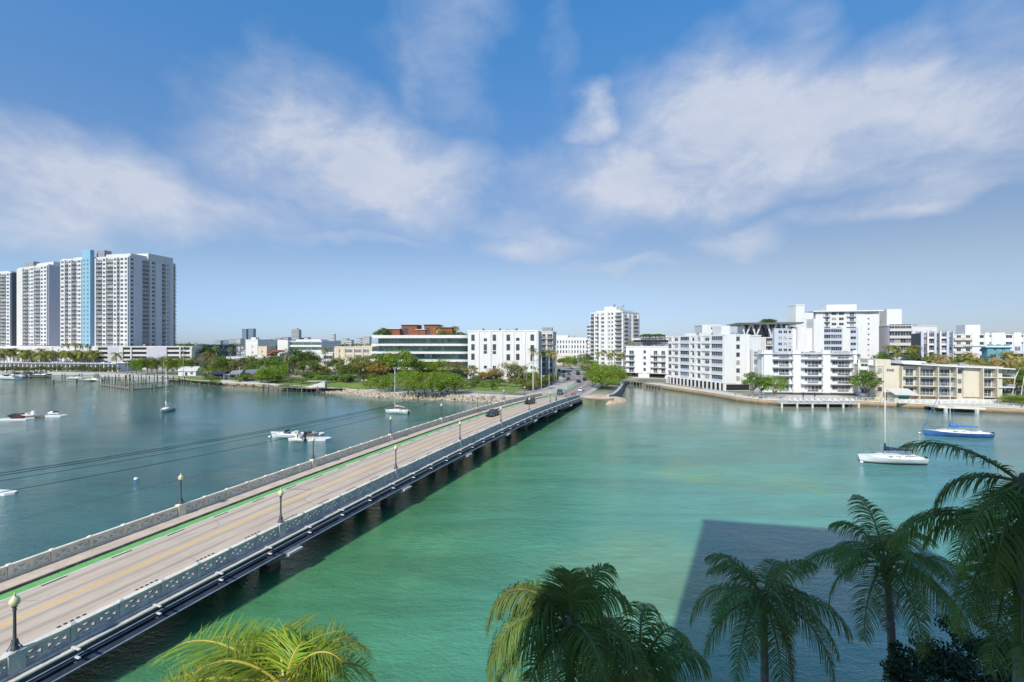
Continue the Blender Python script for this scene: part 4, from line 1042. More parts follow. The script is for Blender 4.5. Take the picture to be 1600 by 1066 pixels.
def tree_variant(kind, i):
    key = (kind, i)
    if key in TV: return TV[key]
    m, w, h, kw = {'broad': (L_mid, 9, 8, {}), 'dark': (L_dark, 10, 9, {}), 'mangrove': (L_mang, 11, 8, dict(base=.05, nclump=60)), 'olive': (L_olive, 8, 7, dict(nclump=34, hollow=.5)),
                   'rust': (L_rust, 8, 6, dict(nclump=36)), 'shrub': (L_mid, 4, 2.6, dict(base=0, nclump=22, leaf=.34)), 'airy': (L_olive, 10, 9, dict(nclump=30, leaves=34, base=.35))}[kind]
    me, cs = crown_mesh('crown', [m], w, h, i*7+len(kind), **kw)
    TV[key] = (me, trunk_mesh(w, h, cs, i, r=.12 if kind == 'shrub' else .24, base=kw.get('base', .25)), w, h)
    return TV[key]
tn = 0
def tree(kind, X, Z, w, h, label, group=None, z=GZ, cat='tree', name=None):
    global tn; tn += 1
    me, tr, w0, h0 = tree_variant(kind, tn % 3)
    t = thing(name or {'shrub': 'shrub', 'mangrove': 'mangrove_tree'}.get(kind, 'tree'), label, cat, (X, Z, z), random.uniform(0, 6.28), group)
    t.scale = (w/w0, w/w0, h/h0)
    link('crown', me, t); link('trunk', tr, t)
    return t
def treepx(kind, px_, ytop, ybase, wpx, label, group=None, **k):
    Z = F*(CH-GZ)/(ybase-HY); p = at(px_, Z); top = CH-(ytop-HY)*Z/F
    return tree(kind, p.x, Z, wpx/F*Z*1.18, (top-GZ)*1.06, label, group, **k)

# ---- palms seen from afar
def far_palm_mesh(seed, m, nf=19, Lf=3.6, droop=1.0):
    rr = random.Random(seed); mb = MB()
    for k in range(nf):
        az = k*2.399+rr.uniform(-.2, .2); e = rr.uniform(-.35, 1.25); L = Lf*rr.uniform(.8, 1.1)
        pts = []; p = Vector((0, 0, 0)); ang = e
        for i in range(7):
            pts.append(p.copy()); st = L/6
            p = p+Vector((math.cos(az)*math.cos(ang), math.sin(az)*math.cos(ang), math.sin(ang)))*st; ang -= (.32+.12*rr.random())*droop
        side = Vector((-math.sin(az), math.cos(az), 0))
        for i in range(6):
            a, b = pts[i], pts[i+1]
            for j in range(3):
                q = a.lerp(b, j/3); q2 = a.lerp(b, (j+.8)/3); t = (i+j/3)/6
                wl_ = .85*math.sin(math.pi*min(1, .12+t*.85))**.7
                for sg in (-1, 1):
                    tip = q.lerp(q2, .5)+side*sg*wl_+(b-a)*.5+Vector((0, 0, -.38*wl_-.1*rr.random()))
                    n = len(mb.v); mb.v += [tuple(q), tuple(q2), tuple(tip)]; mb.f.append((n, n+1, n+2) if sg > 0 else (n+1, n, n+2)); mb.m.append(0)
    mb.tube([(0, 0, -.5), (0, 0, .1)], [.2, .28], 6, 1)
    return mb.mesh('crown', [m, palmbark])
PV = {}
def palm(X, Z, h, label, group=None, kind='green', lean=0.0, crown=3.2, z=GZ, r=.17, pale=False):
    global tn; tn += 1
    k = (kind, tn % 4)
    if k not in PV: PV[k] = far_palm_mesh(tn*3+1, L_palm if kind == 'green' else L_palmdry)
    t = thing('palm_tree', label, 'palm tree', (X, Z, z), 0, group)
    mb = MB(); top = Vector((lean, lean*.3, h-crown*.45))
    mb.tube([(0, 0, -.3), (lean*.15, 0, h*.25), (lean*.45, lean*.1, h*.6), tuple(top)], [r*1.5, r*1.1, r, r*.85], 7)
    mb.build('trunk', polem if pale else palmbark, t, True)
    link('crown', PV[k], t, top, (0, 0, random.uniform(0, 6.28)), (crown/3.6,)*3)
    return t
def palmpx(px_, ytop, ybase, label, group=None, wpx=None, **k):
    Z = F*(CH-GZ)/(ybase-HY); p = at(px_, Z); top = CH-(ytop-HY)*Z/F
    if wpx: k['crown'] = wpx/F*Z*.5
    return palm(p.x, Z, top-GZ, label, group, **k)

rr = random.Random(5)
for i in range(33):
    x = 1+i*4.7+rr.uniform(-1.5, 1.5); palmpx(x, 545+rr.uniform(-2, 5.5), 578.5+rr.uniform(-1, 1), 'coconut palm in the long row along the marina promenade', 'row of palms along the marina promenade', wpx=rr.uniform(22, 28), lean=rr.uniform(-2.5, 1))
for i in range(22): treepx('shrub' if i % 2 else 'olive', 3+i*8.5+rr.uniform(-3, 3), 573+rr.uniform(-2, 1.5), 581, rr.uniform(9, 14), 'low bush under the marina palms', 'low bushes under the marina palms', cat='shrub')
palmpx(182, 549, 583, 'single bushy palm standing in front of the parking garage', wpx=26)
for i in range(5): palmpx(98+i*9.5+rr.uniform(-2, 2), 535+rr.uniform(-1, 2), 577+i*.2, 'palm rising over the podium roof terrace between the towers', 'palms on the podium terrace', wpx=13)
for i in range(13):
    x = 206+i*8.0; treepx('mangrove' if i % 3 else 'dark', x, 557+abs(i-7)*.45+rr.uniform(-1, 2), 585+rr.uniform(-1.5, 1.5), 16, 'bushy green tree in the hedge line below the parking garage', 'hedge trees below the parking garage')
for i in range(9): tree('dark', at(305+rr.uniform(-3, 22), 1).x*335, 335+rr.uniform(-12, 10), 13, 17+rr.uniform(-3, 2), 'tall dark tree between the garage and the mottled facade', 'dark trees right of the parking garage')
treepx('airy', 322, 551, 592, 37, 'broad tree with a pale forked trunk at the left end of the park')
treepx('broad', 347, 557, 590, 26, 'leafy tree right of the pale forked trunk')
palmpx(338, 540, 588, 'slim palm in front of the mottled facade', wpx=16); palmpx(360, 543, 588, 'dark palm beside the low white flat roofed building', wpx=16); palmpx(391, 556, 589, 'small palm in front of the plain white hall', wpx=13); palmpx(414, 556, 590, 'small palm left of the big dark green tree', wpx=12)
treepx('dark', 462, 545, 587, 50, 'big dark green domed tree in the middle of the park'); treepx('dark', 476, 549, 588, 40, 'dark green tree leaning on the big domed tree')
treepx('mangrove', 425, 571, 598, 46, 'low spreading green tree close to the seawall beside the ruined pier')
treepx('mangrove', 408, 578, 598, 24, 'small round bush left of the low spreading tree', name='shrub', cat='shrub')
palmpx(509, 541, 588, 'tall full palm in the park left of the beige louvred building', wpx=24); palmpx(547, 556, 592, 'stout palm in the park in front of the beige louvred building', wpx=22)
palmpx(450, 553, 590, 'yellowish palm in front of the big dark tree', wpx=20, kind='dry'); palmpx(527, 566, 594, 'short palm between two park palms', wpx=18)
for (x, yt, yb, w, kd, lb) in ((484, 563, 594, 34, 'broad', 'light green park tree below the tall full palm'), (502, 572, 594, 26, 'olive', 'olive tinted tree behind the ruined pier'), (572, 562, 592, 44, 'olive', 'reddish olive tree in front of the louvred bays'),
                               (593, 567, 595, 36, 'rust', 'brownish tree left of the big bright dome'), (545, 570, 596, 30, 'broad', 'round tree below the stout palm'), (620, 545, 594, 54, 'mangrove', 'big bright green domed tree in front of the glass office'),
                               (604, 556, 594, 34, 'broad', 'green tree on the left shoulder of the big bright dome'), (650, 560, 592, 30, 'broad', 'green tree right of the big bright dome'), (668, 562, 590, 32, 'mangrove', 'bright tree below the middle of the glass office'),
                               (690, 561, 590, 36, 'mangrove', 'bright tree below the right half of the glass office'), (714, 566, 592, 34, 'airy', 'greyish tree left of the plain white block'), (735, 572, 594, 24, 'olive', 'thin tree at the left foot of the plain white block'),
                               (775, 576, 598, 28, 'rust', 'orange tinted tree on the lawn'), (757, 582, 598, 20, 'rust', 'small reddish tree left of the orange tinted one'), (795, 566, 600, 40, 'airy', 'spreading grey green tree on the lawn'), (806, 570, 598, 26, 'broad', 'green tree behind the spreading lawn tree'),
                               (700, 582, 600, 40, 'broad', 'green tree behind the shoreline mangroves'), (668, 585, 600, 40, 'airy', 'grey twiggy tree above the shoreline mangroves'), (640, 578, 600, 40, 'mangrove', 'yellow green tree behind the left mangroves')):
    treepx(kd, x, yt, yb, w, lb)
for i, (x, yt, yb, w) in enumerate(((592, 588, 611, 32), (612, 582, 612, 36), (637, 581, 615, 42), (664, 580, 616, 44), (690, 580, 617, 44), (712, 585, 616, 34), (602, 596, 613, 26), (650, 592, 617, 34), (678, 592, 618, 34), (578, 593, 608, 24), (700, 595, 617, 30))):
    treepx('mangrove', x, yt, yb, w, 'bright mangrove in the thick clump on the rocky shore', 'mangrove clump on the left rocky shore')
for i in range(64):
    x = rr.choice([rr.uniform(310, 470), rr.uniform(470, 600), rr.uniform(480, 720), rr.uniform(740, 850)]); yb = rr.uniform(590, 600)
    treepx(rr.choice(['shrub', 'mangrove', 'olive', 'broad']), x, yb-rr.uniform(7, 15), yb, rr.uniform(14, 26), 'low rounded shrub in the waterfront park', 'low shrubs in the park', cat='shrub')
for i in range(62):
    x = rr.uniform(325, 728); yb = rr.uniform(577, 592)
    treepx(rr.choice(['broad', 'dark', 'olive', 'mangrove', 'broad']), x, yb-rr.uniform(17, 27), yb, rr.uniform(20, 32), 'leafy tree in the deep green belt at the back of the park', 'trees in the green belt behind the park')
for (x, yt, yb, w, kd) in ((742, 594, 604, 22, 'shrub'), (756, 596, 606, 18, 'mangrove'), (781, 592, 603, 22, 'broad'), (806, 590, 605, 24, 'olive'), (818, 592, 608, 22, 'broad'), (829, 596, 610, 20, 'mangrove'), (728, 596, 607, 24, 'mangrove'), (770, 598, 609, 14, 'shrub')):
    treepx(kd, x, yt, yb, w, 'shrub standing on the edge of the small lawn', 'shrubs on the edge of the small lawn', cat='shrub')
palmpx(748, 559, 589, 'slim palm against the left of the plain white block', wpx=13); palmpx(773, 562, 589, 'full palm against the middle of the plain white block', wpx=16)
palmpx(833, 543, 613.5, 'very tall palm with a pale trunk at the bridge head', wpx=22, pale=True, r=.22); palmpx(846, 547, 606, 'tall palm right of the very tall one', wpx=20, pale=True); palmpx(858, 546, 603, 'third tall palm at the bridge head', wpx=22, pale=True); palmpx(866, 549, 600, 'tall palm with yellowing fronds beside the road', wpx=22, kind='dry')
for i, x in enumerate((819, 823, 836, 811, 842)): palmpx(x, 571+i, 601, 'short slender palm beside the lawn', 'short slender palms by the lawn', wpx=9)
for i in range(16):
    x = 822+i*3.2; yb = 611-i*.9+rr.uniform(-3, 1); treepx(rr.choice(['shrub', 'olive', 'broad']), x, yb-rr.uniform(8, 16), yb, rr.uniform(10, 18), 'shrub in the planting strip left of the road', 'shrubs in the strip left of the road', cat='shrub')
for (x, yt, yb, w, kd, lb) in ((893, 556, 577, 30, 'mangrove', 'green tree behind the traffic lights'), (908, 559, 580, 30, 'broad', 'green tree right behind the traffic lights'), (921, 563, 585, 30, 'mangrove', 'bright tree where the road bends'), (938, 566, 592, 34, 'mangrove', 'bright tree right of the road bend'),
                               (958, 570, 602, 44, 'mangrove', 'largest bright mangrove at the canal mouth'), (940, 577, 607, 44, 'mangrove', 'mangrove closest to the bridge parapet end'), (966, 579, 603, 26, 'mangrove', 'mangrove at the very tip of the canal mouth'), (927, 578, 604, 26, 'broad', 'dark edged tree beside the white car'),
                               (924, 580, 592, 20, 'rust', 'small reddish shrub by the road'), (951, 588, 608, 34, 'mangrove', 'low mangrove above the curved seawall'),
                               (915, 553, 574, 26, 'dark', 'dark tree in front of the stepped white tower'), (985, 532, 560, 20, 'mangrove', 'tree in front of the planted roof'), (880, 560, 573, 24, 'broad', 'tree beyond the parked traffic')):
    treepx(kd, x, yt, yb, w, lb)
for i, x in enumerate((935, 944, 952, 960, 968, 976, 983, 955, 974)): palmpx(x, 548+rr.uniform(-3, 6), 583+rr.uniform(-3, 3), 'silvery palm at the foot of the stepped white tower', 'palms at the foot of the stepped tower', wpx=17)
for i, x in enumerate((984, 990, 1001)): palmpx(x, 531+i, 580, 'tall palm beside the planted roof', 'tall palms by the planted roof', wpx=15)
for i in range(7): tree('shrub', at(1003+i*5, 258).x, 256, 5, 2.2, 'shrub on the planted roof terrace', 'shrubs on the planted roof', z=22.8+GZ-1.2, cat='shrub')
treepx('broad', 1176, 582, 621, 32, 'left one of two round trees on the quay before the plain end block'); treepx('mangrove', 1209, 585, 622, 34, 'right one of two round trees on the quay before the plain end block'); treepx('broad', 1192, 588, 621, 30, 'low tree squeezed between the two round quay trees')
treepx('broad', 1352, 580, 626, 46, 'round tree on the quay between the grey block and the cream house')
for i in range(9): tree('dark' if i % 2 else 'broad', at(1382+i*5.5, 1).x*205, 205+rr.uniform(-8, 8), 9, 14+rr.uniform(-2, 1.5), 'tree in the dark grove behind the cream house', 'dark grove behind the cream house')
for i in range(9): palm(at(1380+i*6, 1).x*212, 210+rr.uniform(-8, 4), 16.5+rr.uniform(-1, 2), 'dark palm in the grove behind the cream house', 'palms in the grove behind the cream house')
for i in range(34):
    x = 1452+i*5.2+rr.uniform(-2, 2); Z = rr.uniform(168, 192); k = 'dry' if rr.random() < .36 else 'green'
    palm(at(x, Z).x, Z, rr.uniform(11.5, 16.4), 'palm in the dense palm garden behind the cream house', 'palms in the garden behind the cream house', kind=k, crown=3.4)
for i in range(14):
    x = 1455+i*13; Z = rr.uniform(160, 172); tree(rr.choice(['dark', 'broad', 'olive']), at(x, Z).x, Z, 9, rr.uniform(7, 10.5), 'leafy tree below the palm garden behind the cream house', 'trees under the palm garden')
for (x, lb) in ((1586, 'leaning pale palm at the right margin behind the quay'), (1600, 'second leaning pale palm at the right margin')): palm(at(x-8, 142).x, 142, 13, lb, pale=True, lean=5, crown=3.4)
for i in range(6): tree('mangrove', at(1585+i*12, 137).x, 137, 8, 3.2, 'clipped bright hedge bush at the right margin', 'hedge bushes at the right margin', cat='shrub')
for i in range(4): tree('dark', at(1203+i*3, 236).x, 240, 7, 4, 'bush growing on the flat roof over the V columns', 'bushes on the flat roof', z=29.1, cat='shrub')
# roof garden of the glass office
for i, (x, h) in enumerate(((588, 3.2), (594, 4.2), (600, 5.0), (605, 3.6), (690, 3), (697, 3.6), (705, 3.2), (712, 3.0), (719, 3.2), (726, 2.6))):
    tree('dark' if i % 2 else 'broad', at(x, 254).x, 254, h*1.5, h*1.15, 'small tree in the roof garden of the glass office', 'roof garden trees on the glass office', z=23.0)
for (x, h, kd) in ((601, 6.3, 'green'), (688, 7.2, 'dry'), (712, 7.4, 'green'), (683, 6, 'dry'), (694, 5.4, 'green')): palm(at(x, 255).x, 255, h, 'potted palm in the roof garden of the glass office', 'roof garden palms on the glass office', kind=kd, crown=3.3, z=23.0)
# far belt of treetops nobody could count
rng = np.random.default_rng(9)
me, _ = crown_mesh('far_woods', [L_dark], 1, 1, 4, nclump=1, leaves=2)
P_ = []
for i in range(2600):
    X = None; px_ = rng.uniform(150, 1750); Z = rng.uniform(430, 1500); h = rng.uniform(10, 17.5)+ (Z-400)*.0015
    X = (px_-800)/F*Z; k = 16; c = rng.normal(size=(k, 3))*np.array([5, 4, 1.6])+np.array([X, Z, h-2]); s = 3.2
    nrm = rng.normal(size=(k, 3))+np.array([0, -.4, .9]); nrm /= np.linalg.norm(nrm, axis=1)[:, None]
    u = np.cross(nrm, rng.normal(size=(k, 3))); u /= np.linalg.norm(u, axis=1)[:, None]; v = np.cross(nrm, u)
    P_.append(np.stack([c-u*s*.5, c-v*s*.3, c+u*s*.5, c+v*s*.3], axis=1).reshape(-1, 3))
v = np.concatenate(P_); nf = len(v)//4; me = bpy.data.meshes.new('far_woods'); me.vertices.add(len(v)); me.vertices.foreach_set('co', v.ravel()); me.loops.add(nf*4); me.loops.foreach_set('vertex_index', np.arange(nf*4)); me.polygons.add(nf)
me.polygons.foreach_set('loop_start', np.arange(nf)*4); me.polygons.foreach_set('loop_total', np.full(nf, 4)); me.update(calc_edges=True); me.materials.append(L_dark)
tag(link('far_woods', me), kind='stuff')

# ================================================================ COCONUT PALMS IN THE FOREGROUND
def frond(parent, top, az, e0, L, seed, leafm, rm, droop=1.0, leaflet=.95, npair=66, twist=0.0, curl=1.0, lean_leaf=.5):
    rr = random.Random(seed); mb = MB(); pts = []; tans = []; p = Vector((math.cos(az)*.06, math.sin(az)*.06, 0)); ang = e0; n = 22; a2 = az
    for i in range(n+1):
        pts.append(p.copy()); d = Vector((math.cos(a2)*math.cos(ang), math.sin(a2)*math.cos(ang), math.sin(ang))); tans.append(d)
        p = p+d*(L/n); t = i/n
        ang -= droop*(.045+.13*t)*max(.15, math.cos(ang)); a2 += twist/n
    mb.tube(pts, [max(.006, .045*(1-i/n)**.8+.006) for i in range(n+1)], 5, 1)
    sag = Vector((0, 0, -1))
    for k in range(npair):
        t = .13+.86*k/(npair-1); f = t*n; i = min(int(f), n-1); q = pts[i].lerp(pts[i+1], f-i); T = tans[i]
        side = T.cross(Vector((0, 0, 1)))
        if side.length < .05: side = Vector((-math.sin(az), math.cos(az), 0))
        side.normalize(); up = side.cross(T).normalized()
        ll = leaflet*(math.sin(math.pi*min(1, .17+.80*t))**.65)*rr.uniform(.88, 1.08)
        for sg in (-1, 1):
            if rr.random() < .03: continue
            fwd = .35+.5*t+rr.uniform(-.15, .15)
            d0 = (side*sg*1.0+T*fwd+up*(.34*(1-t))+Vector((rr.uniform(-.16, .16), rr.uniform(-.16, .16), rr.uniform(-.2, .1)))).normalized()
            a = q.copy(); w = .024*rr.uniform(.75, 1.2); dd = d0.copy(); base = len(mb.v); ns = 5
            wdir = T.copy(); kink = rr.random() < .16; kk = rr.uniform(.35, .7)
            for j in range(ns+1):
                tt = j/ns; ww = w*(1-.92*tt**1.6)*(.55+.45*min(1, tt*4))
                mb.v += [tuple(a-wdir*ww), tuple(a+wdir*ww)]
                a = a+dd*(ll/ns)
                dr = curl*(.22+.34*tt)
                if kink and tt > kk: dr = 1.6
                dd = (dd+sag*dr).normalized()
            for j in range(ns):
                b = base+2*j; mb.f.append((b, b+1, b+3, b+2)); mb.m.append(0)
    return mb.build('frond', [leafm, rm], parent, loc=top)
L_old = leafmat('withered_leaflet', (.20, .14, .07), (.14, .10, .05), (.27, .20, .10), .15, .6, 1.2, .1)
def coconut(label, X, Z, zc, L, seed, lk=.34, nf=20, leafm=L_coco, rm=rachis_m, extra=(), sunleaf=None, emin=-.5, emax=1.25, fan=None, lean=(0, 0), zg=GZ, curl=1.0, r=.15):
    rr = random.Random(seed); H = zc-zg
    t = thing('coconut_palm', label, 'palm tree', (X, Z, zg)); top = Vector((lean[0], lean[1], H))
    mb = MB(); N = 26; pts = []; rad = []
    for i in range(N+1):
        s = i/N; pts.append((lean[0]*s**1.6, lean[1]*s**1.6, -.3+(H+.3)*s)); rad.append(r*(1.35-.5*s)*(1.0 if i % 2 else .93)+(.1 if i == 0 else 0))
    mb.tube(pts, rad, 10); mb.build('trunk', palmbark, t, True)
    cs = MB(); cs.tube([tuple(top-Vector((0, 0, .7))), tuple(top-Vector((0, 0, .2))), tuple(top+Vector((0, 0, .25)))], [r*1.0, r*1.5, r*.5], 9); cs.build('crown_base', mat('fibrous_crown_base', (.16, .13, .07), .9, (.09, .08, .04), 6), t, True)
    for k in range(6):
        a = k*1.1+seed; n_ = MB(); c = top+Vector((math.cos(a)*.28, math.sin(a)*.28, -.35-.08*(k % 2)))
        n_.lathe([(.02, -.15), (.10, -.09), (.125, 0), (.10, .09), (.03, .14)], 8, 0, c); n_.build('coconut', mat('green_coconut', (.10, .13, .03), .5, (.16, .11, .04), 5), t, True)
    for k in range(nf):
        az = k*2.39996+rr.uniform(-.25, .25); f = k/(nf-1); e = emax-(emax-emin)*f**.8+rr.uniform(-.12, .12)
        lm = sunleaf if (sunleaf and rr.random() < .7) else leafm
        if k >= nf-1: lm, e = L_old, -.95
        frond(t, top, az, e, L*(.72+.3*min(1, f*2.2))*rr.uniform(.93, 1.05), seed*100+k, lm, rm, droop=rr.uniform(.8, 1.25), curl=curl*rr.uniform(.8, 1.3), leaflet=lk*L)
    for k, (az, e, Lk, dr, cu) in enumerate(extra):
        frond(t, top, az, e, Lk, seed*100+77+k, leafm, rm, droop=dr, curl=cu, leaflet=lk*L+.03)
    return t
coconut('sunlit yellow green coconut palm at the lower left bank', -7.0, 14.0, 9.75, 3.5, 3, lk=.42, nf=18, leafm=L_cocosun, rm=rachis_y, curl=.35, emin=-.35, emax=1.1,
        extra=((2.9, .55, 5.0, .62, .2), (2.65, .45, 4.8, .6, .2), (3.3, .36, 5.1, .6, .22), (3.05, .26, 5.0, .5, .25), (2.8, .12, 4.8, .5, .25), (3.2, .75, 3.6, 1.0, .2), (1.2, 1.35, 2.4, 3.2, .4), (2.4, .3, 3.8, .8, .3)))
coconut('dark coconut palm at the bottom centre of the view with an upright spear leaf', 1.55, 12.2, 12.75, 2.9, 5, nf=17, curl=1.9, emin=-.6, emax=1.0,
        extra=((3.0, .95, 3.3, 1.7, 1.9), (2.6, .85, 3.2, 1.6, 1.8), (3.4, .6, 3.3, 1.6, 1.8), (.4, 1.2, 1.9, .7, 1.2), (-.5, .35, 3.2, 1.3, 2.2), (1.4, 1.5, 1.35, .2, .3), (1.0, 1.45, 1.2, .2, .3), (-2.9, -.1, 3.3, 1.0, 2)))
coconut('low drooping coconut palm right of the bottom centre palm', 3.55, 12.8, 10.75, 3.2, 21, nf=16, curl=2.2, emin=-.6, emax=1.0, extra=((1.2, 1.25, 3.4, 1.9, 2.2), (.6, 1.1, 3.4, 2.0, 2.2), (1.9, 1.1, 3.2, 1.9, 2.2)))
coconut('coconut palm with a bright green heart right of the bottom centre', 10.1, 18.1, 10.25, 3.5, 7, lk=.30, nf=19, curl=1.5, emin=-.45, emax=1.2, lean=(-.1, 0))
coconut('coconut palm with a clear slender trunk left of the far right palm', 15.6, 18.4, 11.35, 3.5, 9, lk=.30, nf=17, curl=1.4, emin=-.35, emax=1.2, lean=(-.3, .2),
        extra=((1.6, 1.3, 2.8, .8, 1.2), (2.8, .3, 3.9, .8, 1.5), (.2, .3, 3.7, .9, 1.5), (-.4, -.2, 3.5, .7, 1.5)))
coconut('tallest coconut palm cut by the right edge with one frond reaching over the blue boat', 13.75, 12.2, 16.55, 3.0, 12, nf=9, curl=1.5, emin=-.9, emax=.5, r=.17,
        extra=((2.75, .72, 2.8, .55, .75), (3.5, -.7, 3.0, .8, 1.6), (4.2, -.9, 3.2, .6, 1.5)))
coconut('lower coconut palm at the right edge under the tallest one', 14.5, 13.0, 14.95, 3.2, 14, nf=10, curl=1.8, emin=-1.0, emax=.4,
        extra=((2.9, .50, 3.4, .85, 2.2), (2.7, .35, 3.5, .85, 2.0), (3.3, -.45, 3.6, .8, 1.8), (3.9, -.8, 3.8, .5, 1.6), (3.6, -.9, 4.0, .4, 1.6)))
L_sea = leafmat('sea_grape_leaf', (.022, .045, .02), (.035, .065, .024), (.05, .06, .025), .12, .45, 1.0)
for (X, Z, w, h, lb, sd) in ((15.6, 17.0, 3.2, 7.6, 'dark small leaved tree at the bottom right corner', 3), (18.0, 17.2, 3.4, 8.3, 'taller dark tree in the bottom right corner behind the drooping fronds', 8)):
    me, cs = crown_mesh('crown', [L_sea], w, h, sd, nclump=70, leaves=110, leaf=.15, hollow=.3, base=.45); t = thing('tree', lb, 'tree', (X, Z, GZ), 0); link('crown', me, t); link('trunk', trunk_mesh(w, h, cs, sd, r=.13, base=.4), t)
# ================================================================ BOATS
def hull_mesh(mb, L, B, fb, draft=.35, m=0, mdeck=1, sheer=.35, transom=.75, n=14, flare=.8):
    rings = []; deck = []
    for i in range(n+1):
        t = i/n; x = L*(t-.5)
        b = B/2*(math.sin(math.pi*min(1, .5*(1-t)**.9*1.0+.0)) if False else (1-max(0, (t-.45)/.55)**2.3)*(transom+(1-transom)*math.sin(min(1, t/.45)*math.pi/2)))
        b = max(b, .02); zs = fb*(1+sheer*max(0, t-.4)**1.5*2); kx = x-(.10*L*max(0, t-.75)/.25*.6)
        rings.append([(x, -b, zs), (x-(x-kx)*.5, -b*flare, zs*.35), (kx, -b*.35, -draft*.5), (kx, 0, -draft*(1-.8*max(0, t-.6)/.4)), (kx, b*.35, -draft*.5), (x-(x-kx)*.5, b*flare, zs*.35), (x, b, zs)])
        deck.append((x, b, zs))
    mb.loft(rings, m, closed=False, cap=False)
    s = len(mb.v); mb.v += rings[0]; mb.f.append(tuple(range(s, s+7))); mb.m.append(m)
    for i in range(n):
        (x0, b0, z0), (x1, b1, z1) = deck[i], deck[i+1]
        mb.quad((x0, -b0, z0-.03), (x1, -b1, z1-.03), (x1, b1, z1-.03), (x0, b0, z0-.03), mdeck)
def sailboat(label, P, hd, L, B, mast, hullm, coverm, furl=None, boot=None):
    t = thing('sailboat', label, 'sailboat', (P.x, P.y, 0), hd)
    mb = MB(); hull_mesh(mb, L, B, 1.0 if L > 8 else .8); mb.build('hull', [hullm, plasticw], t, True).data.polygons.foreach_set('use_smooth', [False]*len(t.children[0].data.polygons) if False else [f.area < 9 for f in t.children[0].data.polygons])
    fb = 1.0 if L > 8 else .8
    c = MB(); rings = []
    for (x, w, h) in ((-.16, .30, .42), (-.05, .33, .46), (.12, .30, .42), (.24, .2, .28), (.30, .12, .06)):
        x *= L; w *= B; rings.append([(x, -w-.08, fb-.04), (x, -w, fb+h), (x, w, fb+h), (x, w+.08, fb-.04)])
    c.loft(rings); c.build('cabin', plasticw, t)
    for sg in (-1, 1):
        for (xa, xb) in ((-.10, -.02), (.02, .09)):
            w_ = MB(); w_.box(xa*L, xb*L, sg*(B*.325)-.05, sg*(B*.325)+.05, fb+.16, fb+.30); w_.build('cabin_window', glass, t)
    ck = MB(); ck.box(-.42*L, -.17*L, -B*.25, B*.25, fb-.02, fb+.03); ck.build('cockpit', mat('cockpit_floor', (.3, .29, .27), .8), t)
    for sg in (-1, 1): q = MB(); q.box(-.43*L, -.17*L, sg*B*.30-.05, sg*B*.30+.05, fb-.02, fb+.25); q.build('coaming', plasticw, t)
    mx = .08*L
    m_ = MB(); m_.tube([(mx, 0, fb+.3), (mx, 0, mast)], [.085, .06], 8); m_.build('mast', mat('white_spar', (.72, .71, .68), .4), t, True)
    sp = MB(); [sp.tube([(mx, -.32*B, z), (mx, .32*B, z)], .03, 5) for z in (mast*.45, mast*.7)]; sp.build('spreader', chrome, t)
    bm = MB(); bm.tube([(mx, 0, fb+1.15), (-.34*L, 0, fb+1.05)], .06, 6); bm.build('boom', chrome, t)
    cv = MB(); N = 10; rg = []
    for i in range(N+1):
        s = i/N; x = mx+.08-(mx+.08+.32*L)*s; h = .62*(1-s)**1.5+.20; w = .17-.07*s
        zc = fb+1.12+h*.35+(.03*math.sin(i*2.2)); rg.append([(x, w*math.cos(a), zc+h*.5*math.sin(a)) for a in [2*math.pi*k/8 for k in range(8)]])
    cv.loft(rg); cv.build('sail_cover', coverm, t, True)
    ms_ = MB(); ms_.tube([(mx+.03, 0, fb+1.0), (mx+.03, 0, fb+2.3)], [.2, .12], 7); ms_.build('mast_collar', coverm, t, True)
    for nm, a, b, r_ in (('forestay', (.49*L, 0, fb+.35), (mx, 0, mast*.97), .018), ('backstay', (-.49*L, 0, fb+.1), (mx, 0, mast), .015), ('shroud', (mx-.1, B*.45, fb), (mx, 0, mast*.95), .014), ('shroud', (mx-.1, -B*.45, fb), (mx, 0, mast*.95), .014)):
        s_ = MB(); s_.tube([a, b], r_, 4); s_.build(nm, chrome, t)
    if furl:
        a = Vector((.485*L, 0, fb+.5)); b = Vector((mx, 0, mast*.97)); s_ = MB(); s_.tube([a, a.lerp(b, .1), a.lerp(b, .6), a.lerp(b, .93)], [.03, .06, .045, .02], 7); s_.build('furled_jib', furl, t, True)
    pr = MB(); fb2 = fb*1.25
    for sg in (-1, 1):
        pts = [(L*.49, .0, fb2+.62), (L*.40, sg*B*.2, fb2+.62), (L*.40, sg*B*.2, fb2)]; pr.tube(pts, .016, 4)
        for k in range(5):
            x = L*(.3-.17*k); pr.tube([(x, sg*B*.44, fb), (x, sg*B*.44, fb+.6)], .013, 4)
        pr.tube([(L*.40, sg*B*.2, fb2+.6), (L*.3, sg*B*.44, fb+.6), (-L*.40, sg*B*.42, fb+.6)], .01, 4)
        pr.tube([(-L*.40, sg*B*.42, fb+.6), (-L*.49, sg*B*.3, fb+.65), (-L*.49, 0, fb+.65)], .018, 4)
    pr.build('guard_rail', chrome, t)
    rd = MB(); rd.box(-.515*L, -.497*L, -.03, .03, -.6, fb*.5); rd.build('rudder', navy_steel, t)
    ob = MB(); ob.box(-.53*L, -.50*L, .25, .45, .1, fb+.25); ob.build('outboard_motor', black, t)
    if boot: b_ = MB(); hull_mesh(b_, L*.99, B*.9, .12, draft=.3); b_.build('boot_stripe', [boot, boot], t)
    return t
p = wl(1391, 723); sailboat('white sailboat with a navy sail cover moored in front of the right quay', p, math.pi-.12, 10.2, 3.2, 12.7, plasticw, navy, furl=mat('grey_furled_sail', (.16, .22, .30), .8), boot=navy_steel)
p = wl(1493, 682); sailboat('blue hulled sailboat with a bright blue sail cover', p, math.pi-.22, 12.6, 3.4, 14.4, bluehull, bluecanvas, furl=bluecanvas)
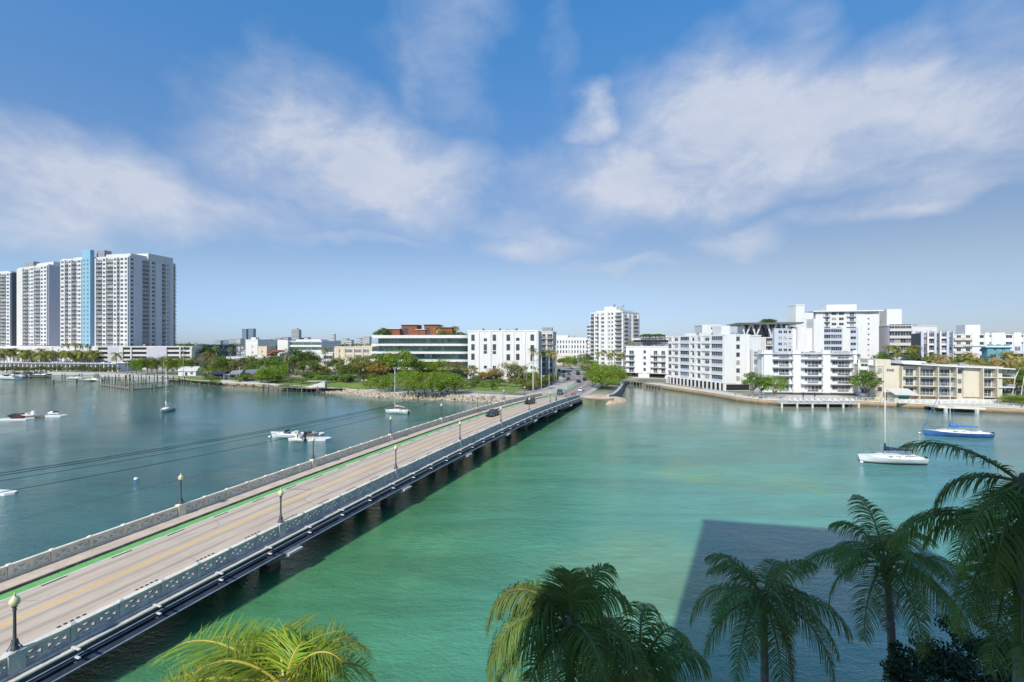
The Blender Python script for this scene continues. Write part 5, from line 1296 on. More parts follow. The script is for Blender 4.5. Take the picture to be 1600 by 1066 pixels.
p = wl(620, 646); sailboat('white sailboat moored between the left rocks and the bridge', p, math.pi-.30, 7.8, 2.6, 12.6, plasticw, mat('tan_canvas', (.42, .38, .3), .8))
p = wl(261, 643); sailboat('small white sailboat seen end on in the left bay', p, -math.pi/2+.25, 7.2, 2.6, 13.0, plasticw, plasticw)
def motorboat(label, P, hd, L, B, hullm=plasticw, name='motorboat', cabin=True, top=None, engines=1, group=None, console=False):
    t = thing(name, label, 'motorboat', (P.x, P.y, 0), hd, group); fb = .12*L*.75+.15
    mb = MB(); hull_mesh(mb, L, B, fb, transom=.9, sheer=.5); mb.build('hull', [hullm, plasticw], t)
    w = MB(); w.box(-.40*L, .05*L, -B*.36, B*.36, fb-.02, fb+.02); w.build('cockpit', mat('cockpit_floor', (.3, .29, .27), .8), t)
    for sg in (-1, 1):
        q = MB(); q.box(-.44*L, .10*L, sg*B*.42-.08, sg*B*.42+.08, fb-.03, fb+.22); q.build('gunwale', plasticw, t)
        s_ = MB(); s_.box(-.30*L, -.18*L, sg*B*.2-.22, sg*B*.2+.22, fb+.02, fb+.6); s_.build('seat', mat('cream_seat', (.6, .56, .48), .7), t)
    if cabin:
        c = MB(); c.loft([[(x*L, -y*B, fb-.03), (x*L, -y*B*.8, fb+h), (x*L, y*B*.8, fb+h), (x*L, y*B, fb-.03)] for x, y, h in ((.04, .40, .42), (.2, .33, .38), (.36, .14, .16))]); c.build('foredeck', plasticw, t)
        ws = MB(); ws.loft([[(.05*L, -.38*B, fb+.35), (.05*L, .38*B, fb+.35)], [(-.02*L, -.33*B, fb+.95), (-.02*L, .33*B, fb+.95)]], closed=False, cap=False); ws.build('windscreen', glass, t)
    if console:
        c = MB(); c.box(-.08*L, .04*L, -.3, .3, fb, fb+1.1); c.build('console', plasticw, t)
    if top:
        c = MB(); z = fb+1.9; c.box(-.30*L, .06*L, -B*.4, B*.4, z, z+.07); c.build('canopy', top, t)
        for x in (-.28, .04):
            for sg in (-1, 1): c = MB(); c.tube([(x*L, sg*B*.36, fb), (x*L, sg*B*.36, z)], .025, 5); c.build('canopy_post', chrome, t)
    for k in range(engines):
        yy = (k-(engines-1)/2)*.6; e = MB(); e.box(-.56*L, -.50*L, yy-.2, yy+.2, fb*.6, fb+.5); e.box(-.545*L, -.515*L, yy-.06, yy+.06, -.5, fb*.6); e.build('outboard_motor', black, t)
    return t
motorboat('white speedboat with a dark windscreen moored beside the bridge', wl(449, 684), math.pi-.12, 7.6, 2.5, engines=1, top=None)
motorboat('small white tender tied alongside the speedboat', wl(463, 689.5), math.pi-.08, 3.6, 1.5, cabin=False, name='dinghy', console=True)
def jetski(label, P, hd, m, group=None):
    t = thing('jet_ski', label, 'jet ski', (P.x, P.y, .35), hd, group)
    mb = MB(); hull_mesh(mb, 3.2, 1.15, .45, transom=.85, sheer=.3, draft=.1); mb.build('hull', [m, m], t)
    s = MB(); s.loft([[(x, -w, .40), (x, -w*.8, .4+h), (x, w*.8, .4+h), (x, w, .40)] for x, w, h in ((-1.2, .28, .22), (-.5, .26, .40), (.1, .22, .38))]); s.build('seat', black, t)
    c = MB(); c.loft([[(x, -w, .42), (x, -w*.6, .42+h), (x, w*.6, .42+h), (x, w, .42)] for x, w, h in ((.1, .3, .45), (.6, .36, .38), (1.3, .15, .1))]); c.build('cowling', m, t)
    h = MB(); h.tube([(.15, -.38, .95), (.15, .38, .95)], .03, 6); h.build('handlebar', black, t); return t
def float_dock(label, P, hd, L, W, m=plasticw, h=.35, wedge=True):
    t = thing('floating_dock', label, 'floating dock', (P.x, P.y, 0), hd)
    a = L*.36
    pl = [(-L/2, -W/2), (a, -W/2), (L/2, 0) if wedge else (L/2, -W/2), (L/2, .01) if wedge else (L/2, W/2), (a, W/2), (-L/2, W/2)]
    mb = MB(); mb.prism(pl, -.2, h, bottom=True); mb.build('deck', m, t)
    n = int(L/1.2)
    for i in range(1, n): j = MB(); x = -L/2+i*L*.86/n; j.box(x-.02, x+.02, -W/2+.05, W/2-.05, h+.001, h+.02); j.build('seam', railm, t)
    return t
float_dock('white wedge shaped floating platform right of the speedboat', wl(494, 687), .1, 6.3, 2.6, h=.3)
q = wl(487, 681, .2); jetski('grey and white jet ski on the float behind the speedboat', q, .15, mat('grey_gelcoat', (.30, .30, .32), .3))
q = wl(492, 679); float_dock('second white float behind the grey jet ski', q, .1, 4.2, 2.2, h=.28)
# left group of jet skis on floats
float_dock('white float carrying two dark jet skis at the left margin', wl(28, 655.5), .10, 8.2, 2.4, h=.3); float_dock('white float with a single jet ski right of the small boat', wl(84, 650.5), .12, 7.0, 2.2, h=.3)
jetski('dark red and black jet ski in front on the left float', wl(29, 654, .3), .15, mat('dark_red_gelcoat', (.10, .03, .035), .3)); jetski('dark grey jet ski behind the dark red one', wl(25, 651, .3), .2, mat('charcoal_gelcoat', (.06, .065, .07), .3)); jetski('white jet ski with a dark seat on the right float', wl(84, 647.5, .3), math.pi+.1, plasticw)
motorboat('small pinkish open boat between two jet ski floats', wl(53, 652), .08, 5.4, 2.1, hullm=mat('pinkish_gelcoat', (.50, .38, .33), .4), cabin=False, console=True)
float_dock('white wedge shaped float cut by the left margin', wl(2, 771), -.15, 4.4, 1.5, h=.25)
def buoy(label, P, r, m=plasticw):
    t = thing('buoy', label, 'buoy', (P.x, P.y, 0)); b = MB(); b.lathe([(.02, -r), (r*.7, -r*.7), (r, 0), (r*.75, r*.7), (r*.2, r)], 14, 0); b.build('float', m, t, True)
    b = MB(); b.lathe([(r*.25, r*.9), (r*.25, r*1.3), (r*.1, r*1.35)], 8); b.build('eye', navy_steel, t)
    b = MB(); b.lathe([(r*.98, -.12*r), (r*1.03, 0), (r*.98, .12*r)], 14); b.build('stripe', bluehull, t, True)
buoy('white mooring buoy with a blue band in the left water', wl(213, 749), .33); buoy('small white buoy left of the blue hulled sailboat', wl(1437, 677), .3); buoy('white buoy at the bow of the white sailboat', wl(1346, 722.5), .28); buoy('white buoy at the bow of the speedboat', wl(421.5, 683), .3)
# dark dinghy hanging at the right quay
motorboat('black dinghy tied under the quay before the cream house', wl(1462, 640.5), .1, 4.2, 1.5, hullm=black, cabin=False, name='dinghy')

# ---- marina at the left
def dock(label, pts, w, z, m=wood, pile_h=1.0, step=5.0, pm=wood, pr=.16, name='dock', group=None, offs=None):
    P0 = Vector(pts[0]); t = thing(name, label, 'dock', (P0.x, P0.y, 0), 0, group)
    for a, b in zip(pts[:-1], pts[1:]):
        a, b = Vector(a).xy-P0.xy, Vector(b).xy-P0.xy; d = (b-a).normalized(); n_ = Vector((-d.y, d.x))*w/2
        mb = MB(); mb.prism([tuple(a+n_), tuple(a-n_), tuple(b-n_), tuple(b+n_)], z-.35, z, bottom=True); mb.build('deck', m, t)
        k = max(1, int((b-a).length/step))
        for i in range(k+1):
            q = a.lerp(b, i/k)
            for sg in (-1, 1):
                pl = MB(); pl.tube([(*(q+n_*sg*1.06), -1.5), (*(q+n_*sg*1.06), z+pile_h*random.uniform(.7, 1.15))], pr, 6); pl.build('pile', pm, t)
    return t
dock('long grey marina dock in front of the left palms', [wl(-60, 588), wl(45, 590.5), wl(152, 588.5)], 2.5, 1.1, wood, .9, 8, wood_dark, .22)
dock('finger dock with dark piles left of the timber jetty', [wl(84, 599), wl(120, 597.5), wl(160, 595.5)], 1.8, .9, wood, .8, 7, wood_dark, .2)
dock('timber jetty with tall weathered piles in the left marina', [wl(159, 602), wl(188, 606.5), wl(206, 609)], 1.9, .75, wood, 3.6, 3.4, wood, .2)
dock('low floating outer jetty in the left marina', [wl(206, 609.5), wl(240, 607), wl(266, 603.5)], 1.7, .5, wood, 1.9, 9, wood, .17)
dock('inner jetty parallel to the outer one in the left marina', [wl(190, 603), wl(225, 600.5), wl(257, 598.5)], 1.7, .6, wood, 2.6, 5, wood, .18)
dock('walkway with dark piles along the marina shore', [wl(150, 594), wl(200, 593.5), wl(250, 595), wl(284, 598)], 2.4, 1.5, wood, 1.4, 5, wood_dark, .2)
motorboat('large white yacht with a navy canopy at the left margin', wl(12, 593), 2.9, 17, 4.6, top=navy, engines=0, name='yacht'); motorboat('white yacht behind the large one at the left margin', wl(28, 589.5), 3.0, 13, 3.8, top=plasticw, engines=0, name='yacht')
motorboat('white motorboat on the lift behind the finger dock', wl(146, 596), .1, 9, 2.7, console=True, group=None); motorboat('white motorboat docked at the start of the timber jetty', wl(118, 592.5), .05, 8, 2.6, top=plasticw)
motorboat('dark hulled motorboat tied to the long grey dock', wl(66, 588.5), .1, 11, 3.2, hullm=navy_steel)
for i, x in enumerate((285, 289, 293, 297, 301, 305, 309, 281, 277, 273, 269)):
    p_ = wl(x, 598.5-(.0 if x > 290 else (290-x)*.1)); pl = MB(); pl.tube([(p_.x, p_.y-.6, -1), (p_.x, p_.y-.6, 1.9)], .25, 6)
    tag(pl.build('fender_pile', wood), 'squat timber pile standing against the seawall near the gabled hut', 'pile', 'timber piles against the left seawall')
# ruined pier
rp = thing('ruined_pier', 'ruined grey timber pier with broken railings at the park seawall', 'pier', wl(404, 612)); o0 = rp.location.copy()
A = wl(404, 611)-o0; B_ = wl(503, 614)-o0; A.z = B_.z = 0; dr_ = (B_-A).normalized(); nr = Vector((-dr_.y, dr_.x, 0)); LL = (B_-A).length; rr = random.Random(8)
for i in range(30):
    a = A+dr_*LL*i/30; zz = 1.75+(.25*math.sin(i*.5))*(rr.random()); mb = MB(); M = Matrix.Translation(a+nr*1.4+Vector((0, 0, zz))) @ Matrix.Rotation(math.atan2(dr_.y, dr_.x)+rr.uniform(-.05, .05), 4, 'Z') @ Matrix.Rotation(rr.uniform(-.09, .09), 4, 'X')
    mb.box(0, LL/31, -1.7, 1.9, -.1, .1, 0, M); mb.build('deck_board', wood, rp)
for i in range(14):
    for sg in (0, 1):
        a = A+dr_*LL*(i/13)+nr*(sg*3.0); mb = MB(); mb.tube([(a.x, a.y, -1.5), (a.x+rr.uniform(-.3, .3), a.y, 1.7+rr.uniform(-.3, 1.5))], .17, 6); mb.build('pile', wood_dark if i % 3 else wood, rp)
for k in range(6):
    a = A+dr_*LL*rr.uniform(0, .5); b = a+dr_*rr.uniform(2, 5); mb = MB(); mb.tube([a+Vector((0, 0, 2.6+rr.uniform(-.3, .4))), b+Vector((0, 0, 2.4+rr.uniform(-.4, .5)))], .09, 5); mb.build('broken_rail', wood_dark, rp)
mb = MB(); mb.tube([B_+Vector((0, 0, .1)), B_-dr_*3+Vector((0, 0, 1.9))], .1, 5); mb.build('fallen_beam', wood, rp)
mb = MB(); mb.prism([tuple((A+dr_*LL*.86).xy), tuple((B_+dr_*9).xy), tuple((B_+dr_*9+nr*.8).xy), tuple((A+dr_*LL*.86+nr*.8).xy)], 1.72, 1.95, bottom=True); mb.build('narrow_gangway', wood_dark, rp)
tk = thing('wedge_shelter', 'small pale wedge shaped shelter beside the ruined pier', 'shelter', wl(494, 606, GZ)); mb = MB(); mb.loft([[(-4, -1, 0), (-4, 1.5, 0), (-4, 1.5, .5), (-4, -1, .5)], [(4, -1, 0), (4, 1.5, 0), (4, 1.5, 2.7), (4, -1, 2.7)]]); mb.build('wall', offwhite, tk); mb = MB(); mb.box(-3.4, 4.2, -1.2, 1.7, 2.72, 2.8); mb.build('roof_edge', offwhite, tk)

# ================================================================ SHORE EDGES
def rocks(pts, n, name, seed, m, wid=3.2, size=.55, zt=1.5):
    rr = random.Random(seed); mb = MB(); segs = [(Vector(a), Vector(b)) for a, b in zip(pts[:-1], pts[1:])]; ln = [(b-a).length for a, b in segs]
    for i in range(n):
        (a, b) = rr.choices(segs, ln)[0]; d = (b-a).normalized(); nn_ = Vector((d.y, -d.x)); t = rr.random(); w = rr.random()
        c = a.lerp(b, t)+nn_*(w*wid-.4); z = zt*(1-w)-.15; s = size*rr.uniform(.5, 1.35)
        ph = [(1, 0, 0), (0, 1, 0), (-1, 0, 0), (0, -1, 0), (0, 0, 1), (0, 0, -1), (.7, .7, .5), (-.7, .6, .5), (.6, -.7, .45), (-.6, -.7, .4)]
        k = len(mb.v); M = Matrix.Translation((c.x, c.y, z)) @ Matrix.Rotation(rr.uniform(0, 6), 4, Vector((rr.random(), rr.random(), 1)).normalized())
        mb.v += [tuple(M @ Vector((x*s*rr.uniform(.8, 1.2), y*s*rr.uniform(.7, 1.1), zz*s*.75))) for x, y, zz in ph[:6]]
        for f in ((0, 1, 4), (1, 2, 4), (2, 3, 4), (3, 0, 4), (1, 0, 5), (2, 1, 5), (3, 2, 5), (0, 3, 5)): mb.f.append(tuple(k+q for q in f)); mb.m.append(0)
    return tag(mb.build(name, m), kind='stuff')
rockm = mat('limestone_rock', (.50, .43, .33), .95, (.30, .25, .19), .9, bump=.08, bscale=3)
rocks(SH[9:14], 500, 'shore_rocks', 1, mat('dark_shore_rock', (.30, .24, .17), .95, (.17, .14, .10), .9), 1.8, .42, 1.0); rocks(SH[12:20], 1700, 'shore_rocks', 2, rockm, 3.6, .62, 1.75)
def wallthing(pts, label, m, z1=GZ+.12, w=.45, name='seawall', z0=-.6, stain=True):
    P0 = Vector((*pts[0], 0)); t = thing(name, label, 'seawall', P0); a = offset_line(pts, .25); b = offset_line(pts, -w+.2)
    mb = MB()
    for i in range(len(pts)-1):
        q = [a[i], b[i], b[i+1], a[i+1]]; n = len(mb.v); mb.v += [(v.x-P0.x, v.y-P0.y, z0) for v in q]+[(v.x-P0.x, v.y-P0.y, z1-.22) for v in q]
        for f in ((0, 1, 5, 4), (1, 2, 6, 5), (2, 3, 7, 6), (3, 0, 4, 7), (4, 5, 6, 7)): mb.f.append(tuple(n+k for k in f)); mb.m.append(0)
    mb.build('wall', m, t); mb = MB(); b2 = offset_line(pts, -w+.05)
    for i in range(len(pts)-1):
        q = [a[i], b2[i], b2[i+1], a[i+1]]; n = len(mb.v); mb.v += [(v.x-P0.x, v.y-P0.y, z1-.219) for v in q]+[(v.x-P0.x, v.y-P0.y, z1) for v in q]
        for f in ((0, 3, 2, 1), (0, 1, 5, 4), (1, 2, 6, 5), (2, 3, 7, 6), (3, 0, 4, 7), (4, 5, 6, 7)): mb.f.append(tuple(n+k for k in f)); mb.m.append(0)
    mb.build('coping', conc_pale, t); return t
stainm = bpy.data.materials.new('tide_stained_seawall'); stainm.use_nodes = True; nt = stainm.node_tree; b_ = nt.nodes['Principled BSDF']; b_.inputs['Roughness'].default_value = .9
geo = nn(nt, 'ShaderNodeNewGeometry'); sp = nn(nt, 'ShaderNodeSeparateXYZ'); nt.links.new(geo.outputs['Position'], sp.inputs[0])
zz = mth(nt, 'ADD', sp.outputs[2], mth(nt, 'MULTIPLY', mth(nt, 'SUBTRACT', noise(nt, geo.outputs['Position'], .5, 5, .65), .5), .8))
c = mixc(nt, mrange(nt, zz, .15, .55), (.08, .065, .035), (.26, .18, .10)); c = mixc(nt, mrange(nt, zz, .6, 1.2), c, (.48, .36, .25)); c = mixc(nt, mrange(nt, noise(nt, geo.outputs['Position'], 2, 4, .7), .5, .7, 0, .5), c, (.30, .21, .13))
nt.links.new(c, b_.inputs['Base Color'])
wallthing(RT[2:7], 'weathered seawall below the large white quay block', stainm)
wallthing(RT[6:9], 'low seawall behind the dock of the grey balcony block', stainm); wallthing(RT[8:], 'brownish seawall below the cream house and the right margin', stainm)
wallthing(SH[1:10], 'grey seawall along the marina', conc_grey); wallthing(SH[9:14], 'pale seawall cap along the park from the hut to the ruined pier', stainm)
# spit: sandy boulder mound and the curved sheet pile wall
sb = MB(); c0 = wl(938, 630); N = 20; rg = []
for j, (rs, z) in enumerate(((1.06, -.4), (1.0, .25), (.93, 1.0), (.72, 1.6), (.35, 2.1), (.02, 2.25))):
    rg.append([(c0.x+9.5*rs*math.cos(a)*(1+.08*math.sin(3*a+1)), c0.y+4.2+7*rs*math.sin(a)*(1+.07*math.sin(4*a)), z+.1*math.sin(5*a+j)) for a in [2*math.pi*k/N for k in range(N)]])
sb.loft(rg); tag(sb.build('sandy_mound', mat('pale_sandstone', (.55, .43, .30), .95, (.42, .31, .21), .3, bump=.1, bscale=1.2), smooth=True), kind='structure')
cw = [wl(x, y).xy for x, y in ((950, 629), (957, 627.5), (963, 623), (968, 617), (972, 610), (975, 604), (976, 601))]
ct = thing('curved_wall', 'dark curved sheet pile wall round the mangroves at the canal mouth', 'seawall', (*cw[0], 0)); pts = spline([Vector(p) for p in cw], 5)
for i in range(len(pts)-1):
    a, b = pts[i]-Vector(cw[0]), pts[i+1]-Vector(cw[0]); d = (b-a).normalized(); n_ = Vector((d.y, -d.x)); mb = MB()
    mb.prism([tuple(a-n_*.3), tuple(a.lerp(b, .15)+n_*.35), tuple(a.lerp(b, .85)+n_*.35), tuple(b-n_*.3)][::-1], -1, 2.5); mb.build('sheet_pile', conc_dark if i % 2 else conc_grey, ct)
    mb = MB(); mb.prism([tuple(a-n_*.5), tuple(a+n_*.5), tuple(b+n_*.5), tuple(b-n_*.5)][::-1], 2.501, 2.75, bottom=True); mb.build('cap', conc_grey, ct)
dock('timber walkway on piles at the end of the canal', [wl(979, 599.5), wl(1004, 603)], 3, 1.8, wood, .3, 2.4, wood, .18); dock('narrow dark dock along the canal mouth below the four storey flats', [wl(1008, 605.5), wl(1030, 609)], 1.8, 1.3, wood_dark, .2, 2, wood, .16)
# dock of the grey block
gd = thing('quay_dock', 'grey concrete dock on white piles before the grey balcony block', 'dock', wl(1221, 637)); g0 = gd.location.copy(); g0.z = 0
a = wl(1221, 637)-g0; b = wl(1341, 637.5)-g0; mb = MB(); mb.prism([(a.x, a.y), (b.x, b.y), (b.x, b.y+4.5), (a.x, a.y+4.5)], 1.15, 1.55, bottom=True); mb.build('deck', conc_grey, gd)
for k in range(6): q = a.lerp(b, k/5+.003); mb = MB(); mb.box(q.x-.22, q.x+.22, q.y-.25, q.y+.15, -1, 1.6); mb.build('pile', conc_pale, gd)
gd = thing('quay_dock', 'white edged dock gap under the quay before the cream house', 'dock', wl(1466, 644)); g0 = gd.location.copy(); g0.z = 0
a = wl(1466, 644)-g0; b = wl(1540, 647)-g0; mb = MB(); mb.prism([(a.x, a.y), (b.x, b.y), (b.x+.4, b.y+4.8), (a.x+.4, a.y+4.8)], 1.2, 1.75, bottom=True); mb.build('deck', conc_pale, gd)
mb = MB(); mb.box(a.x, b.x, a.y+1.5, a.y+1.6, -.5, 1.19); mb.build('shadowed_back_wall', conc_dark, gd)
for k in (.16, .82): q = a.lerp(b, k); mb = MB(); mb.box(q.x-.3, q.x+.3, q.y-.3, q.y+.3, -1, 1.3); mb.build('pile', frame_w, gd)
def railing(pts, label, z=GZ+.12, h=1.0, m=frame_w, step=1.6):
    P0 = Vector((*pts[0], z)); t = thing('quay_railing', label, 'railing', P0); acc = MB(); bars = MB()
    for A_, B__ in zip(pts[:-1], pts[1:]):
        A_, B__ = Vector(A_)-P0.xy, Vector(B__)-P0.xy; L_ = (B__-A_).length; n = max(1, int(L_/step))
        for k in range(n+1):
            q = A_.lerp(B__, k/n); p_ = MB(); p_.box(q.x-.05, q.x+.05, q.y-.05, q.y+.05, 0, h); o = p_.build('post', m, t)
        for zz_ in (.18, .5, h): bars.tube([(*A_, zz_), (*B__, zz_)], .035 if zz_ < h else .05, 4)
        for k in range(int(L_/.35)):
            q = A_.lerp(B__, k/int(L_/.35)); bars.box(q.x-.012, q.x+.012, q.y-.012, q.y+.012, .18, h)
    bars.build('bars', m, t, kind='stuff')
railing([Vector(p)+Vector((0, .5)) for p in RT[4:7]], 'white railing along the quay before the plain end block'); railing([Vector(p)+Vector((0, .4)) for p in RT[6:9]], 'white railing along the dock of the grey balcony block'); railing([Vector(p)+Vector((0, .6)) for p in RT[8:13]], 'long white railing on the quay before the cream house')
w_ = thing('garden_wall', 'low white garden wall between the quay and the cream house', 'wall', at(1404, 141, GZ)); mb = MB(); mb.box(0, 32, 0, .3, 0, 1.2); mb.build('wall', white2, w_)
for i in range(14): mb = MB(); mb.box(.5+i*2.2, 1.8+i*2.2, -.06, .0, .3, .9); mb.build('wall_panel', cream, w_)
bx = thing('yellow_marker', 'yellow mooring marker box on the quay left of the cream house', 'marker', wl(1374, 634.5)); mb = MB(); mb.box(-.5, .5, 0, .6, .2, 2.0); mb.box(-.35, .35, .1, .5, 2.0, 2.25); mb.build('box', mat('yellow_plastic', (.6, .48, .06), .5), bx); mb = MB(); mb.box(-.3, .3, -.03, 0, .6, 1.6); mb.build('panel', offwhite, bx)

# ================================================================ CARS
def smoothstep(a, b, x): t = min(1, max(0, (x-a)/(b-a))); return t*t*(3-2*t)
CM = {}
def car_meshes(kind):
    if kind in CM: return CM[kind]
    L, W, Hh, belt = {'sedan': (4.7, 1.83, 1.45, .92), 'suv': (4.75, 1.92, 1.75, 1.08), 'van': (5.6, 2.05, 2.35, 1.25), 'small': (4.0, 1.75, 1.5, .95)}[kind]
    prof = {'sedan': [(-.5, .55), (-.495, .9), (-.3, .98), (-.02, 1.0), (.17, .98), (.44, .80), (.5, .62)], 'suv': [(-.5, .55), (-.495, .95), (-.3, 1.0), (0, 1.0), (.2, .98), (.45, .86), (.5, .6)],
            'van': [(-.5, .5), (-.498, .97), (-.3, 1.0), (0, 1.0), (.3, 1.0), (.46, .85), (.5, .5)], 'small': [(-.5, .55), (-.49, .95), (-.3, 1), (0, 1), (.2, .98), (.44, .82), (.5, .6)]}[kind]
    body = MB(); rings = []
    for (x, h) in prof:
        z = belt*h; w = W/2*(1-.5*abs(x)**4*2.2); w2 = w*.93
        rings.append([(x*L, -w2, .25), (x*L, -w, .45), (x*L, -w, z*.78), (x*L, -w2, z), (x*L, w2, z), (x*L, w, z*.78), (x*L, w, .45), (x*L, w2, .25)])
    body.loft(rings); a, b, c, d = {'sedan': (-.36, -.22, .04, .22), 'suv': (-.485, -.42, .08, .24), 'van': (-.49, -.47, .25, .40), 'small': (-.46, -.36, .06, .24)}[kind]
    w0, w1 = W*.45, W*.36; gl_ = MB(); gl_.loft([[(a*L, -w0, belt*.97), (a*L, w0, belt*.97), (d*L, w0*.96, belt*.97), (d*L, -w0*.96, belt*.97)][::-1], [(b*L, -w1, Hh-.05), (b*L, w1, Hh-.05), (c*L, w1, Hh-.05), (c*L, -w1, Hh-.05)][::-1]])
    roof = MB(); roof.loft([[(b*L-.06, -w1-.03, Hh-.049), (b*L-.06, w1+.03, Hh-.049), (c*L+.06, w1+.03, Hh-.049), (c*L+.06, -w1-.03, Hh-.049)][::-1], [(b*L+.15, -w1+.12, Hh+.02), (b*L+.15, w1-.12, Hh+.02), (c*L-.15, w1-.12, Hh+.02), (c*L-.15, -w1+.12, Hh+.02)][::-1]])
    pil = MB()
    for sg in (-1, 1):
        for (x0, x1) in ((a, b), (d, c), ((a+d)/2-.01, (b+c)/2-.01)): pil.tube([(x0*L, sg*w0*.985, belt*.95), (x1*L, sg*w1*1.0, Hh-.04)], .045, 4)
    wh = MB(); wh.tube([(0, -.12, 0), (0, .12, 0)], .33, 14); wh.tube([(0, -.13, 0), (0, .13, 0)], .2, 10, 1)
    hl = MB(); hl.box(-.1, .03, -.2, .2, -.07, .07); mi = MB(); mi.box(-.1, .1, -.1, .1, -.07, .07)
    pl = MB(); pl.box(-.02, .02, -.26, .26, -.07, .07)
    CM[kind] = (body, gl_, roof, pil, wh.mesh('wheel', [black, chrome]), hl, mi, pl, L, W, belt, d); return CM[kind]
lampw = mat('headlamp_lens', (.6, .6, .58), .15); lampr = mat('tail_lamp_lens', (.35, .02, .02), .25); plate = mat('number_plate', (.6, .6, .58), .5)
BC = {}
def car(label, X, Y, z, hd, kind, m, group=None, mini=False):
    body, gl_, roof, pil, wh, hl, mi, pl, L, W, belt, d = car_meshes(kind); key = (kind, m.name)
    if key not in BC: BC[key] = (body.mesh('body', m), roof.mesh('roof_panel', m), pil.mesh('window_pillars', m), gl_.mesh('windows', glass), hl.mesh('headlight', lampw), hl.mesh('tail_light', lampr), mi.mesh('wing_mirror', m), pl.mesh('number_plate', plate))
    B = BC[key]; t = thing({'suv': 'suv', 'van': 'van'}.get(kind, 'car'), label, 'van' if kind == 'van' else 'car', (X, Y, z), hd, group)
    link('body', B[0], t); link('roof_panel', B[1], t); link('window_pillars', B[2], t); link('windows', B[3], t)
    for x in (-.31, .31):
        for sg in (-1, 1): link('wheel', wh, t, (x*L, sg*(W/2-.11), .33))
    if not mini:
        for sg in (-1, 1):
            link('headlight', B[4], t, (L*.485, sg*W*.34, belt*.62)); link('tail_light', B[5], t, (-L*.492, sg*W*.37, belt*.74), (0, 0, math.pi)); link('wing_mirror', B[6], t, (d*L-.25, sg*W*.53, belt*1.02))
        link('number_plate', B[7], t, (-L*.505, 0, .55))
    return t
def paint(n, c): return mat(n, c, .22, spec=.6)
pdark = paint('blue_black_car_paint', (.018, .024, .04)); pgrey = paint('grey_car_paint', (.10, .105, .11)); pwhite = paint('white_car_paint', (.7, .7, .69)); pred = paint('dark_red_car_paint', (.16, .03, .03)); psil = paint('silver_car_paint', (.36, .37, .38)); pblue = paint('navy_car_paint', (.02, .025, .07)); pblk = paint('black_car_paint', (.012, .012, .014)); pteal = paint('green_grey_car_paint', (.06, .09, .09))
def on_bridge(px_, y, v):
    # distance along the bridge of the point of lane v seen at that column
    k = (px_-800)/F; s = (v*CT+k*v*ST)/(k*CT-ST); return s
H1 = math.pi/2-TH
for (px_, v, kind, m, lb, tw) in ((770, -41.6, 'sedan', pdark, 'dark blue black sedan nearest on the bridge coming towards the viewer', True), (828, -41.6, 'suv', pblk, 'black estate car second in line on the bridge', True)):
    s = on_bridge(px_, 0, v); p = bp(s, v); car(lb, p.x, p.y, deck_z(s)+.004, H1+math.pi if tw else H1, kind, m)
def on_road(px_, y, hd, kind, m, lb, group=None, mini=True):
    Z = F*(CH-1.9)/(y-HY)
    for _ in range(6): Z = F*(CH-rz_of(Z)-.03)/(y-HY)
    p = at(px_, Z); car(lb, p.x, Z, rz_of(Z)+.035, hd, kind, m, group, mini)
for a in ((874.5, 616, -1.75, 'suv', pteal, 'green grey car just entering the bridge', None, False), (908, 611, 1.2, 'small', pwhite, 'white car at the bridge end behind the parapet', None, False), (904, 597.5, 1.5, 'sedan', pblue, 'navy sedan driving away from the bridge'),
          (913.5, 594.5, 1.5, 'suv', pdark, 'dark car beside the trees right of the navy sedan'), (888, 593.5, -1.7, 'sedan', pred, 'dark red car in the queue by the bend'), (903, 585.5, 1.5, 'van', pblk, 'large black van in the right lane by the bend'),
          (889, 586, -1.65, 'sedan', pgrey, 'dark grey car behind the dark red one'), (880.5, 589, -1.65, 'suv', pteal, 'green grey estate car left of the queue'), (881, 582.5, -1.6, 'suv', pblk, 'black car further back in the queue'), (873.5, 580, -1.6, 'sedan', pdark, 'dark sedan at the back of the queue'),
          (865, 582, -1.5, 'suv', pgrey, 'grey car beside the utility pole'), (865.5, 587, -1.5, 'sedan', pteal, 'greenish car left of the utility pole'), (860, 576.5, -1.5, 'small', psil, 'silver car half hidden by the tall palms')): on_road(*a)
rr = random.Random(31)
for i, x in enumerate((478, 489, 500, 512, 540, 549, 561, 572, 583, 590, 600, 452, 440)):
    Z = 228-(x-440)*.05; car('parked car glimpsed between the park trees', at(x, Z).x, Z, GZ+.03, rr.choice([.1, 3.2]), rr.choice(['sedan', 'suv', 'small']), rr.choice([pwhite, pblk, psil, pgrey, pdark]), 'cars parked behind the waterfront park', True)

